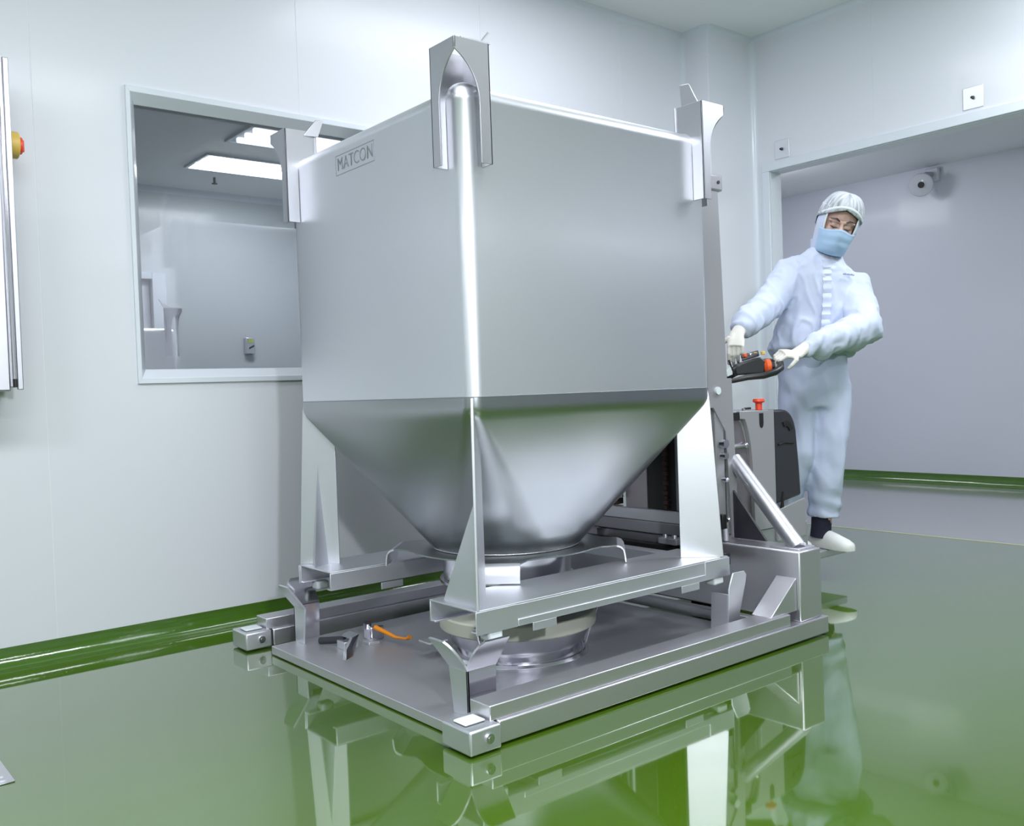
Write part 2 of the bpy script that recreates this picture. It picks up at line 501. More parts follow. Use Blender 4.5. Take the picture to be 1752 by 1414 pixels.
# second bin partly visible in the far room
fb = thing('storage_bin', (2.75, 9.0, 0), 'distant stainless bin with corner bracket, seen at lower left through the window', 'storage bin')
bx0, bx1, by0, by1, bz = 2.05, 3.09, 8.72, 9.77, 1.70
MB().box(bx0, bx1, by0, by1, 0.85, bz).build('body', M['bin'], fb, bevel=.05, bseg=5)
MB().loft([[(bx0, by0, .85), (bx1, by0, .85), (bx1, by1, .85), (bx0, by1, .85)], [(2.35, 9.0, .4), (2.8, 9.0, .4), (2.8, 9.45, .4), (2.35, 9.45, .4)]]).build('hopper', M['bin'], fb)
for sx in (bx0, bx1 - .06):
    for sy in (by0, by1 - .06):
        MB().box(sx, sx + .06, sy, sy + .06, 0, .86).build('leg', M['steel'], fb)
cx, cy = bx1 + .04, by0 - .04
arch = [(.10, 1.44), (.10, 1.70)] + [(.10 * math.cos(t) ** .8, 1.70 + .13 * math.sin(t)) for t in [PI / 2 * k / 6 for k in range(1, 6)]] + [(0, 1.84), (0, 1.88), (.16, 1.88), (.14, 1.44)]
MB().prism([(cx - s, cy, z) for s, z in arch], (0, .006, 0)).build('bracket', M['steel'], fb)
MB().prism([(cx, cy + s, z) for s, z in arch], (-.006, 0, 0)).build('bracket', M['steel'], fb)
MB().prism([(cx - .16, cy, 1.88), (cx - .10, cy, 1.88), (cx - .2, cy + .02, 1.96)], (0, .01, 0)).build('lifting_ear', M['steel'], fb)
MB().box(cx - .15, cx - .144, cy, cy + .05, 1.44, 1.88).build('bracket_flange', M['steel'], fb)

# call point on the far wall
cp = thing('wall_call_point', (4.34, 9.98, 1.6), 'small grey control box with a yellow-green top on the far room wall', 'control box')
MB().box(4.29, 4.39, 9.93, 10.0, 1.52, 1.70).build('housing', M['steel'], cp, bevel=.006)
MB().box(4.31, 4.37, 9.924, 9.932, 1.64, 1.69).build('indicator', mat('yellow_green', (.5, .6, .2), .5), cp)
MB().prism([(4.32, 9.925, 1.57), (4.38, 9.925, 1.60), (4.38, 9.925, 1.62), (4.32, 9.925, 1.59)], (0, .008, 0)).build('switch_lever', M['cover'], cp)
sp = thing('ceiling_sprinkler', (4.0, 9.55, CZ - .05), 'tiny dark sprinkler head on the ceiling behind the window', 'sprinkler')
MB().cyl((3.75, 9.3, CZ), (3.75, 9.3, CZ - .07), .012, 8).cyl((3.75, 9.3, CZ - .06), (3.75, 9.3, CZ - .066), .03, 10).build('sprinkler_head', M['cover'], sp)

# stainless cabinet at the left edge of the frame, with rotary isolator
cb = thing('control_cabinet', (.5, WY, 1.1), 'tall stainless wall cabinet cut by the left edge of the photo', 'cabinet')
MB().box(.20, .760, 3.795, WY - .002, 1.078, 2.28).build('housing', M['bracket'], cb, bevel=.004)
MB().box(.20, .728, 3.772, 3.793, 1.064, 2.284).build('door', M['bracket'], cb, bevel=.006, label='flat stainless cabinet door')
MB().box(.735, .748, 3.775, 3.795, 1.078, 2.28).build('edge_channel', M['polish'], cb, bevel=.003)
MB().box(.752, .772, 3.785, 3.80, 1.069, 2.28).build('edge_strip', M['bracket'], cb, bevel=.003)
hs = MB().cyl((.742, 3.774, 1.078), (.742, 3.774, 1.108), .008, 10).build('hinge_pin', M['black'], cb)
sw = MB().cyl((.760, 3.90, 1.992), (.815, 3.90, 1.992), .05, 24).build('switch_base', M['yellow'], cb, bevel=.004, label='yellow rotary isolator base')
MB().cyl((.815, 3.90, 1.992), (.828, 3.90, 1.992), .032, 20).box(.826, .836, 3.893, 3.907, 1.970, 2.014).build('knob', M['red'], sw, bevel=.003, label='red rotary knob')

# two steel blanking plates over the opening
def wall_plate(y, z, label):
    t = thing('sensor_plate', (WX, y, z), label, 'wall plate', 'square sensor plates above the opening')
    MB().box(WX - .004, WX + .001, y - .055, y + .055, z - .06, z + .06).build('plate', M['bin'], t, bevel=.002)
    MB().cyl((WX - .004, y, z), (WX - .022, y, z - .002), .010, 12, .007).build('sensor_tip', M['cover'], t)


wall_plate(3.60, 2.516, 'square sensor plate above the opening, nearest the room corner')
wall_plate(2.37, 2.524, 'square sensor plate above the opening, farther from the room corner')

# round warning beacon on the corridor wall
bc = thing('emergency_light', (8.45, 4.2, 2.77), 'round white fitting on a bracket high on the corridor wall', 'wall light')
MB().box(8.40, 8.449, 4.10, 4.22, 2.77, 2.89).build('wall_mount', M['panel_r'], bc, bevel=.01)
MB().tube([(8.40, 4.16, 2.83), (8.34, 4.18, 2.83), (8.31, 4.20, 2.79)], .025, 10).build('arm', M['paint'], bc)
mb = MB()
ax = Vector((-.86, -.45, -.22)).normalized()
c0 = Vector((8.32, 4.22, 2.745))
mb.tube([c0 + ax * t for t in (0, .03, .09, .11, .115)], [.06, .095, .105, .098, .08], 28)
mb.build('lamp_head', M['panel_r'], bc)
MB().tube([c0 + ax * t for t in (.113, .125)], .028, 16).build('lens', M['black'], bc)

# small steel floor drain near the lower left edge
dn_ = thing('floor_drain', (.42, 2.6, 0), 'small steel floor drain cover at the lower left edge of the photo', 'drain')
MB().box(.28, .50, 2.78, 3.05, .0005, .004).build('rim', M['polish'], dn_, bevel=.001)
for k in range(7):
    MB().box(.30, .48, 2.80 + .034 * k, 2.82 + .034 * k, .004, .0065).build('slat', M['dplate'], dn_)

# ------------------------------------------------------------------ the docking station on the floor
CX, CY, HB = 2.265, 2.85, 0.575      # bin centre and half width
st = thing('docking_station', (2.2, 2.85, 0), 'low grey steel docking plate with corner guides between the stacker rails, under the bin', 'docking station')
pl = []
for (px, py) in ((1.53, 2.185), (1.53, 3.425)): pl.append((px, py, .004))
pl += [(2.95, 3.47, .004)] + [tuple(p) for p in bez((2.98, 2.42, .004), (2.99, 2.20, .004), (2.85, 2.185, .004), 6)]
MB().prism(pl, (0, 0, .032)).build('base_plate', M['dplate'], st, bevel=.002)
PZ = .036


def rear_guide(cxg, cyg, sy):
    a, b_ = (cyg, cyg + .006) if sy < 0 else (cyg - .006, cyg)
    pts = [(cxg - .085, a, PZ), (cxg - .02, a, PZ), (cxg - .012, a, .12), (cxg + .028, a, .235), (cxg + .034, a, .262), (cxg + .02, a, .278), (cxg - .045, a, .278), (cxg - .075, a, .22)]
    MB().prism(pts, (0, b_ - a, 0)).build('guide_leaf', M['steel'], st, bevel=.001)
    c, d = sorted((cyg - sy * .006, cyg - sy * .085))
    MB().prism([(cxg - .085, c, PZ), (cxg - .085, d, PZ), (cxg - .075, d, .2), (cxg - .075, c, .2)], (.006, 0, 0)).build('guide_leaf', M['steel'], st, bevel=.001)


def guide(cxg, cyg, sx, sy):
    """corner guide: two upright leaves meeting at the outer corner, flared outwards at the top"""
    w, t, zt, zf = .095, .007, .175, .272
    mb = MB()
    # leaf normal to x (runs along y inwards), narrow at foot
    inx, iny = -sx, -sy
    mb.prism([(cxg, cyg, PZ), (cxg, cyg + iny * w * .8, PZ), (cxg, cyg + iny * w, zt), (cxg, cyg, zt)], (inx * t, 0, 0))
    o = mb.build('guide_leaf', M['steel'], st, bevel=.001)
    mb = MB()
    mb.prism([(cxg, cyg, PZ), (cxg + inx * w * 1.1, cyg, PZ), (cxg + inx * w * 1.15, cyg, zt), (cxg, cyg, zt)], (0, iny * t, 0))
    mb.build('guide_leaf', M['polish'], st, bevel=.001)
    # flares
    fl = .07
    pts = [(cxg, cyg, zt), (cxg, cyg + iny * w, zt), (cxg + sx * fl, cyg + iny * w, zf)]
    pts += [tuple(p) for p in bez((cxg + sx * fl, cyg + iny * .02, zf), (cxg + sx * fl * .8, cyg + sy * .02, zf - .02), (cxg, cyg, zt), 5)][:-1]
    MB().prism(pts, (inx * t, 0, .003)).build('guide_flare', M['steel'], st)
    pts = [(cxg, cyg, zt), (cxg + inx * w * 1.15, cyg, zt), (cxg + inx * w * 1.15, cyg + sy * fl, zf)]
    pts += [tuple(p) for p in bez((cxg + inx * .02, cyg + sy * fl, zf), (cxg + sx * .02, cyg + sy * fl * .8, zf - .02), (cxg, cyg, zt), 5)][:-1]
    MB().prism(pts, (0, iny * t, .003)).build('guide_flare', M['polish'], st)


guide(1.60, 2.222, -1, -1)
guide(1.63, 3.425, -1, 1)
rear_guide(2.90, 2.215, -1)
rear_guide(2.90, 3.475, 1)

# docking valve
VX, VY = 2.17, 2.68
def disc(mb, r, z0, z1, r2=None, n=48, c=(VX, VY)):
    r2 = r if r2 is None else r2
    return mb.loft([[(c[0] + r * math.cos(2 * PI * k / n), c[1] + r * math.sin(2 * PI * k / n), z0) for k in range(n)],
                    [(c[0] + r2 * math.cos(2 * PI * k / n), c[1] + r2 * math.sin(2 * PI * k / n), z1) for k in range(n)]])


disc(MB(), .29, .140, .195).build('valve_seal', M['cream'], st, bevel=.006, label='cream ring of the docking valve')
disc(MB(), .245, .085, .139, .275).build('valve_cup', M['polish'], st)
disc(MB(), .225, .052, .085, .235).build('valve_neck', M['polish'], st)
disc(MB(), .262, PZ, .052, .25).build('valve_flange', M['polish'], st, bevel=.004)
for ang in (-20, -8, 205, 330):
    a = R(ang)
    for dd in (-.012, .012):
        px, py = VX + .262 * math.cos(a) - dd * math.sin(a), VY + .262 * math.sin(a) + dd * math.cos(a)
        MB().cyl((px - .01 * math.cos(a), py - .01 * math.sin(a), PZ + .01), (px + .045 * math.cos(a), py + .045 * math.sin(a), .19), .005, 8).build('clamp_rod', M['polish'], st)
MB().box(VX - .33, VX - .25, VY + .10, VY + .17, .10, .106).build('valve_lug', M['steel'], st, bevel=.001)

# toggle clamps lying on the plate: curved strap + shaft, and the orange-handled one
t1 = thing('latch_clamp', (1.68, 3.12, PZ), 'bent shiny steel latch with dark roller on the docking plate', 'clamp')
arc = [Vector((1.69 + .0 * k, 3.14 - .022 * k, PZ + .035 + .022 * math.sin(PI * k / 6))) for k in range(7)]
mb = MB()
mb.prism([(1.72, 3.20, PZ + .05), (1.72, 3.12, PZ + .052), (1.66, 3.06, PZ + .03), (1.64, 3.03, PZ), (1.635, 3.045, PZ), (1.655, 3.075, PZ + .025), (1.715, 3.135, PZ + .046), (1.715, 3.2, PZ + .044)], (.045, .03, 0))
mb.build('strap', M['polish'], t1)
MB().cyl((1.67, 3.29, PZ + .018), (1.73, 3.20, PZ + .028), .014, 14).build('roller', M['cover'], t1)
MB().box(1.70, 1.76, 3.15, 3.21, PZ, PZ + .03).build('foot', M['steel'], t1, bevel=.002)
t2 = thing('toggle_clamp', (1.86, 3.2, PZ), 'steel toggle clamp with an orange lever on the docking plate', 'clamp')
MB().box(1.84, 1.90, 3.19, 3.25, PZ, PZ + .055).build('clamp_body', M['polish'], t2, bevel=.006)
MB().cyl((1.84, 3.22, PZ + .05), (1.84, 3.215, PZ + .07), .016, 14).build('pivot', M['polish'], t2)
MB().tube([(1.86, 3.19, PZ + .052), (1.87, 3.14, PZ + .042), (1.885, 3.08, PZ + .028), (1.90, 3.03, PZ + .028), (1.905, 3.01, PZ + .038)], [.010, .009, .006, .005, .009], 10).build('lever', M['lever'], t2, label='orange plastic lever')
MB().box(1.80, 1.85, 3.14, 3.19, PZ, PZ + .012).build('foot', M['steel'], t2, bevel=.002)

# ------------------------------------------------------------------ the pallet stacker
tk = thing('pallet_stacker', (3.4, 2.85, 0), 'walk-behind stainless pallet stacker with straddle rails carrying the big bin', 'pallet stacker')


def rail(sgn):
    def yy(a, b):  # distances from the outer side, mirrored about CY
        o = CY - .80
        p, q = (o + a, o + b)
        if sgn > 0: p, q = 2 * CY - q, 2 * CY - p
        return p, q
    a, b = yy(.0, .125)
    MB().box(1.585, 3.235, a + (0 if sgn > 0 else .006), b - .006, .008, .074).build('straddle_rail', M['rail'], tk, bevel=.004)
    a, b = yy(.018, .112)
    MB().box(1.562, 3.0 if sgn < 0 else 3.08, a, b, .074, .118).build('upper_rail', M['rail'], tk, bevel=.003)
    a, b = yy(-.012, .125)
    MB().box(1.469, 1.578, a, b, .006, .075).build('rail_end_block', M['steel'], tk, bevel=.006)
    a2, b2 = yy(.03, .09)
    MB().box(1.485, 1.555, a2, b2, .075, .083).build('pad', M['white'], tk, bevel=.006, label='white polymer pad')
    ym = a if sgn < 0 else b
    # bolt on the face turned to the camera
    yb = CY - .812 if sgn < 0 else CY + .675
    MB().cyl((1.535, yb, .043), (1.535, yb - .006, .043), .014, 16).cyl((1.535, yb - .006, .043), (1.535, yb - .009, .043), .007, 10).build('bolt', M['polish'], tk)
    # roller below
    c, d = yy(.03, .10)
    MB().cyl((1.66, c, .021), (1.66, d, .021), .0205, 18).build('roller', M['rubber'], tk)


rail(-1)
rail(1)
# cross beam box
YL, YR = CY - .795, CY + .795
MB().box(3.068, 3.21, YL + .012, YR - .012, .074, .345).build('cross_beam', M['rail'], tk, bevel=.006)
MB().box(3.09, 3.20, YL + .03, YL + .16, .345, .352).build('weld_plate', M['steel'], tk, bevel=.002)
for s in (0, 1):
    ya, yb = (YL + .028, YL + .118) if s == 0 else (YR - .118, YR - .028)
    MB().prism([(2.90, ya, .118), (3.066, ya, .118), (3.066, ya, .245)], (0, yb - ya, 0)).build('wedge_brace', M['rail'], tk, bevel=.003)
# low rear tie bar
MB().box(3.01, 3.05, 2.18, 3.52, .03, .073).build('tie_bar', M['rail'], tk, bevel=.003)
# tubular brace
for s in (-1, 1):
    MB().tube([(3.135, CY + s * .735, .348), (3.205, CY + s * .385, .675)], .033, 24).build('tube_brace', M['bracket'], tk)
    MB().prism([(3.17, CY + s * .40, .35), (3.17, CY + s * .56, .35), (3.17, CY + s * .40, .55)], (.012, 0, 0)).build('gusset', M['cover'], tk)
# mast side plates
for s in (-1, 1):
    y = CY + s * .40
    MB().prism([(3.03, y, .90), (3.02, y, 1.805), (3.13, y, 1.805), (3.155, y, 1.02), (3.185, y, 1.02), (3.205, y, .352), (3.165, y, .352), (3.135, y, .80), (3.06, y, .90)], (0, .012, 0)).build('mast_plate', M['paint'], tk, bevel=.001)
    MB().box(3.022, 3.035, y, y + .06 * -s if s < 0 else y + .012, .36, 1.805) if False else None
    ya, yb = sorted((y + .006, y - s * .07))
    MB().box(3.075, 3.13, ya, yb, .352, 1.80).build('mast_channel', M['paint'], tk, bevel=.003)
    MB().box(3.01, 3.155, y - .008, y + .02, 1.795, 1.862).build('mast_cap', M['paint'], tk, bevel=.008)
    if s < 0:
        for bxp in (3.05, 3.125):
            MB().cyl((bxp, y - .007, 1.83), (bxp, y - .012, 1.83), .007, 10).build('screw', M['cover'], tk)
        MB().cyl((3.085, y, .97), (3.085, y - .010, .97), .016, 16).build('bolt', M['white'], tk)
MB().box(3.04, 3.12, CY - .39, CY + .39, 1.72, 1.80).build('mast_top_beam', M['paint'], tk, bevel=.005)
# cross members seen behind the hopper
MB().box(3.02, 3.07, CY - .335, CY + .335, .355, .405).build('cross_member', M['paint'], tk, bevel=.004)
MB().box(3.03, 3.08, CY - .335, CY + .335, .405, .458).build('cross_member', M['rail'], tk, bevel=.004)
MB().box(3.04, 3.10, CY - .33, CY - .20, .458, .95).build('mast_inner_channel', M['paint'], tk, bevel=.004, label='grey inner mast channel')
MB().box(3.05, 3.12, CY - .195, CY - .03, .458, 1.55).build('mast_rail', M['black'], tk)
MB().box(3.045, 3.049, CY - .03, CY + .10, .458, 1.0).build('mast_inner_panel', M['guard'], tk, label='lilac grey inner panel')
MB().box(3.05, 3.12, CY + .19, CY + .34, .458, 1.55).build('mast_rail', M['black'], tk)
MB().box(3.07, 3.20, CY - .33, CY + .33, .12, .355).build('drive_housing', M['black'], tk)
for yc in (CY - .145, CY + .15):
    for k in range(26):
        z = .465 + .021 * k
        MB().box(3.034, 3.046, yc - (.012 if k % 2 else .008), yc + (.012 if k % 2 else .008), z, z + .016).build('chain_link', M['chain'], tk)
MB().tube([(3.02, CY + .13, .5), (3.02, CY + .13, 1.5)], .028, 16).build('lift_cylinder', M['polish'], tk)
# carriage with forks inside the bin channels
MB().box(2.955, 2.995, CY - .515, CY + .515, .275, .325).build('carriage_bar', M['black'], tk, bevel=.004)
for s in (-1, 1):
    yc = CY + s * .455
    MB().box(1.95, 2.96, yc - .05, yc + .05, .288, .318).build('fork', M['dplate'], tk, bevel=.004)
    MB().box(2.99, 3.045, yc - s * .13 - .03, yc - s * .13 + .03, .29, .50).build('carriage_arm', M['paint'], tk)
MB().box(2.93, 2.99, 2.56, 2.66, .335, .36).build('clamp_block', M['paint'], tk, bevel=.003)
for yq in (2.585, 2.635):
    MB().cyl((2.95, yq, .36), (2.95, yq, .375), .011, 12).build('bolt', M['polish'], tk)
# things between mast and body
for k, (z, r) in enumerate(((.75, .018), (.70, .014), (.60, .01))):
    MB().cyl((3.10, CY - .43, z), (3.10, CY - .405, z), r, 14).build('fitting', M['polish'], tk)
MB().box(3.06, 3.085, 2.42, 2.47, .40, .46).build('cable_gland', M['black'], tk, bevel=.003)
MB().cyl((3.09, 2.43, .35), (3.09, 2.43, .40), .013, 12).build('fitting', M['steel'], tk)
# guard plate with rods
MB().prism([(3.20, 2.52, .352), (3.20, 2.52, .86), (3.30, 2.52, .86)] + [tuple(p) for p in bez((3.33, 2.52, .82), (3.385, 2.52, .70), (3.385, 2.52, .55), 6)] + [(3.385, 2.52, .352)], (0, .006, 0)).build('guard_plate', M['guard'], tk, bevel=.001, label='brownish guard plate with steel rods')
for z in (.72, .415):
    MB().cyl((3.20, 2.508, z), (3.345, 2.508, z + .006), .0085, 10).sphere((3.345, 2.508, z + .006), .013, 12, 8).build('guard_rod', M['polish'], tk)
MB().cyl((3.208, 2.512, .36), (3.208, 2.512, .80), .006, 8).build('weld_bead', M['weld'], tk)
MB().box(3.23, 3.285, 2.49, 2.52, .838, .872).build('bracket', M['black'], tk)
# machine body
BY0, BY1 = 2.50, 3.20
prof = [(3.325, .345), (3.325, .872), (3.545, .870), (3.545, .345)]
# the grey side panel with curved left edge and round-ended slot
MB().prism([(3.385, BY0, .345), (3.385, BY0, .58)] + [(p.x, BY0, p.z) for p in bez((3.385, 0, .58), (3.38, 0, .76), (3.335, 0, .84), 6)][1:] + [(3.30, BY0, .842), (3.30, BY0, .876), (3.545, BY0, .872), (3.545, BY0, .345)], (0, .02, 0)).build('side_panel', M['paint'], tk, bevel=.002)
MB().box(3.32, 3.545, BY0 + .021, BY1, .345, .874).build('battery_box', M['paint'], tk, bevel=.008)
sl = [(3.436, .862), (3.436, .822)] + [(3.45 + .014 * math.cos(t), .818 + .022 * math.sin(t)) for t in [PI + PI * k / 6 for k in range(7)]] + [(3.464, .822), (3.464, .862)]
MB().prism([(a, BY0 - .002, b) for a, b in sl], (0, .004, 0)).build('slot', M['black'], tk)
cvp = [(3.546, .345 + .10), (3.546, .872)] + [(p.x, p.z) for p in bez((3.62, 0, .872), (3.705, 0, .868), (3.722, 0, .77), 8)] + [(3.740, .60), (3.748, .47)]
MB().prism([(a, BY0 + .004, b) for a, b in cvp], (0, BY1 - BY0 - .008, 0)).build('rear_cover', M['cover'], tk, bevel=.012, bseg=3, label='charcoal plastic rear cover')
hp = [(3.60 + .055 * math.cos(t), .735 + .055 * math.sin(t)) for t in [R(115) - R(100) * k / 8 for k in range(9)]] + [(3.60 + .028 * math.cos(t), .735 + .03 * math.sin(t)) for t in [R(15) + R(100) * k / 8 for k in range(9)]]
MB().prism([(a + .035, BY0 - .001, b + .03) for a, b in hp], (0, .012, 0)).build('grip_recess', M['black'], tk)
MB().tube([(3.575, BY0 + .001, .715), (3.62, BY0 + .001, .722), (3.69, BY0 + .001, .715)], .004, 8).build('cover_crease', M['black'], tk)
MB().prism([(3.572, BY0 - .001, .40), (3.596, BY0 - .001, .50), (3.60, BY0 - .001, .50), (3.60, BY0 - .001, .40)], (0, .006, 0)).build('cover_notch', M['black'], tk)
MB().box(3.23, 3.80, BY0 + .01, BY1 - .01, .105, .345).build('chassis', M['rail'], tk, bevel=.006)
MB().prism([(3.546, BY0 - .002, .28), (3.546, BY0 - .002, .42), (3.765, BY0 - .002, .455), (3.765, BY0 - .002, .28)], (0, .012, 0)).build('chassis_plate', M['paint'], tk, bevel=.002)
for y in (2.72, 2.98):
    MB().cyl((3.60, y - .03, .06), (3.60, y + .03, .06), .0595, 24).build('drive_wheel', M['rubber'], tk)
# operator platform
MB().box(3.80, 4.30, 2.62, 3.08, .112, .148).build('platform', M['rail'], tk, bevel=.004)
# emergency stop knob, key
ek = MB().cyl((3.49, 2.54, .874), (3.49, 2.54, .905), .015, 18).cyl((3.49, 2.54, .905), (3.49, 2.54, .912), .015, 18, .027).cyl((3.49, 2.54, .912), (3.49, 2.54, .925), .028, 18, .024).build('stop_knob', M['red'], tk, bevel=.002, label='red mushroom stop knob')
MB().box(3.395, 3.435, 2.54, 2.55, .880, .889).build('key', M['black'], tk, bevel=.002)
MB().cyl((3.385, 2.545, .874), (3.385, 2.545, .886), .008, 10).build('key_barrel', M['polish'], tk)
# tiller
MB().tube([(3.42, 2.82, .86), (3.43, 2.78, .95), (3.47, 2.70, 1.035), (3.50, 2.655, 1.06)], [.035, .03, .026, .024], 14).build('tiller_arm', M['black'], tk)
con = MB()
ru = Vector((math.sin(YAW), -math.cos(YAW), 0))
bk = Vector((math.cos(YAW), math.sin(YAW), 0))
cc = Vector((3.53, 2.60, 1.068))


def cpt(a, b, h): return cc + ru * a + bk * b + Vector((0, 0, h))


con.prism([cpt(-.085, -.045, -.035), cpt(.045, -.045, -.03), cpt(.055, -.045, .02), cpt(.03, -.045, .045), cpt(-.06, -.045, .02), cpt(-.09, -.045, -.005)], bk * .10)
con.build('control_head', M['rubber'], tk, bevel=.007)
MB().prism([cpt(-.055, -.04, .026), cpt(.025, -.04, .048), cpt(.05, .07, .068), cpt(-.02, .07, .052)], (0, 0, .012)).build('control_top', M['cover'], tk, bevel=.004)
for a, b, m, nm in ((-.035, -.02, 'orange', 'button'), (-.005, .0, 'polish', 'button'), (.022, .015, 'yellow', 'button'), (.06, .03, 'yellow', 'rocker')):
    MB().cyl(cpt(a, b, .045 + .25 * (a + .055) * .4), cpt(a, b, .060 + .25 * (a + .055) * .4), .010, 12).build(nm, M[m], tk, bevel=.002)
MB().tube([cpt(.045, -.03, .0), cpt(.055, -.03, .0), cpt(.072, -.03, .0), cpt(.078, -.03, .0)], [.020, .034, .034, .024], 20).build('speed_wheel', M['orange'], tk, label='orange speed thumb wheel')
MB().tube([cpt(.078, -.03, .0), cpt(.092, -.03, .0)], .022, 16).build('wheel_hub', M['black'], tk)
hb = [cpt(-.125, -.055, -.062), cpt(-.10, -.06, -.058), cpt(-.04, -.075, -.045), cpt(.03, -.08, -.040), cpt(.085, -.07, -.026), cpt(.118, -.045, -.008), cpt(.128, -.01, .012), cpt(.12, .03, .022), cpt(.08, .06, .026), cpt(.02, .075, .02), cpt(-.06, .07, -.0), cpt(-.12, .03, -.03), cpt(-.135, -.02, -.055), cpt(-.125, -.055, -.062)]
MB().tube(hb, [.010, .011, .0135, .015, .016, .016, .015, .014, .013, .012, .012, .011, .010, .010], 12).build('handle_loop', M['rubber'], tk)
MB().prism([cpt(-.13, -.05, -.01), cpt(-.10, -.05, .01), cpt(-.10, -.05, -.03), cpt(-.125, -.05, -.04)], bk * .01).build('lever', M['white'], tk, bevel=.002)
MB().tube([cpt(-.115, -.045, .035), cpt(-.10, -.05, -.01), cpt(-.09, -.05, -.03)], .004, 8).build('thumb_lever', M['black'], tk)

# ------------------------------------------------------------------ the big bin
bn = thing('storage_bin', (CX, CY, 0), 'huge square stainless steel bin with tapered hopper filling the middle of the photo', 'storage bin')


def rsq(h, r, z, m=7, c=(CX, CY)):
    pts = []
    for q in range(4):
        a0 = q * PI / 2
        sx, sy = ((1, 1), (-1, 1), (-1, -1), (1, -1))[q]
        for k in range(m + 1):
            a = a0 + PI / 2 * k / m
            pts.append(Vector((c[0] + sx * (h - r) + r * math.cos(a), c[1] + sy * (h - r) + r * math.sin(a), z)))
    return pts


def rcirc(r, z, m=7, c=(CX, CY)):
    pts = []
    for q in range(4):
        for k in range(m + 1):
            a = q * PI / 2 + PI / 2 * k / m
            pts.append(Vector((c[0] + r * math.cos(a), c[1] + r * math.sin(a), z)))
    return pts


CR = .047
MB().loft([rsq(HB, CR, .987), rsq(HB, CR, 1.2), rsq(HB, CR, 1.5), rsq(HB, CR, 1.893), rsq(HB + .002, CR, 1.896), rsq(HB + .001, CR, 1.910), rsq(HB - .006, CR, 1.925), rsq(HB - .018, CR, 1.936), rsq(HB - .04, CR, 1.941), rsq(.24, .2, 1.985)],
          cap=(True, True)).build('body', M['bin'], bn, smooth_ang=50)
# hopper: square to round
Z1, Z0, RC = .935, .405, .285
top, bot = rsq(HB, CR, Z1), rcirc(RC, Z0)
rings = [rsq(HB, CR, .984), rsq(HB, CR, .955)]
def lerp(t): return [a.lerp(b, t) for a, b in zip(top, bot)]
r0, r1 = rsq(HB, CR, .955), lerp(.05)
for t in (.25, .5, .75):
    mid = top
    rings.append([a * (1 - t) ** 2 + m_ * 2 * t * (1 - t) + b * t * t for a, m_, b in zip(r0, mid, r1)])
rings += [lerp(.05 + .95 * k / 8) for k in range(9)]
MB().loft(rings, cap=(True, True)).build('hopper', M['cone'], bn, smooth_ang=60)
# weld seams
ring = rsq(HB + .0005, CR, .9855)
MB().tube(ring + [ring[0]], .0016, 6).build('weld_seam', M['etch'], bn)
cw = [Vector((CX + (RC + .002) * math.cos(2 * PI * k / 64), CY + (RC + .002) * math.sin(2 * PI * k / 64), Z0 + .004)) for k in range(65)]
MB().tube(cw, .0035, 6).build('weld_seam', M['weld'], bn)
# collar: round plate with four diagonal tabs bent down on to the channels
ZT = .335     # top of channels
outline = []
tabs = []
for q in range(4):
    ad = R(45 + 90 * q)
    d = Vector((math.cos(ad), math.sin(ad), 0))
    tn = Vector((-d.y, d.x, 0))
    hw = .095
    C0 = Vector((CX, CY, Z0 - .006))
    outline += [C0 + d * .43 - tn * hw, C0 + d * .43 + tn * hw]
    tabs.append((d, tn))
    # arc to next tab, slightly waisted
    d2 = Vector((-d.y, d.x, 0))
    pA, pB = C0 + d * .43 + tn * hw, C0 + d2 * .43 - Vector((-d2.y, d2.x, 0)) * hw
    mid = (d + d2).normalized()
    cpA = C0 + d * .37 + tn * (hw + .02)
    cpB = C0 + d2 * .37 - Vector((-d2.y, d2.x, 0)) * (hw + .02)
    outline += [cpA] + [C0 + (d * math.cos(t) + d2 * math.sin(t)) * .372 for t in [R(24 + 42 * k / 6) for k in range(7)]] + [cpB]
MB().prism(outline, (0, 0, .005)).build('collar_plate', M['cone'], bn, smooth_ang=30)
for d, tn in tabs:
    prf = [(.43, .0), (.448, -.006), (.458, -.02), (.462, -.04), (.464, ZT - (Z0 - .006) + .0)]
    C0 = Vector((CX, CY, Z0 - .001))
    a = [C0 + d * r_ + Vector((0, 0, z)) for r_, z in prf]
    b = [C0 + d * (r_ - .005) + Vector((0, 0, z - .005 if k < 2 else z)) for k, (r_, z) in enumerate(prf)]
    ringA = a + b[::-1]
    MB().loft([[p - tn * .095 for p in ringA], [p + tn * .095 for p in ringA]]).build('collar_tab', M['steel'], bn, smooth_ang=50)
# outlet below the hopper
disc(MB(), .25, .285, Z0 - .007, .25, c=(CX, CY)).build('outlet', M['polish'], bn, bevel=.004)
disc(MB(), .265, .27, .285, .265, c=(CX, CY)).build('outlet_flange', M['polish'], bn, bevel=.003)
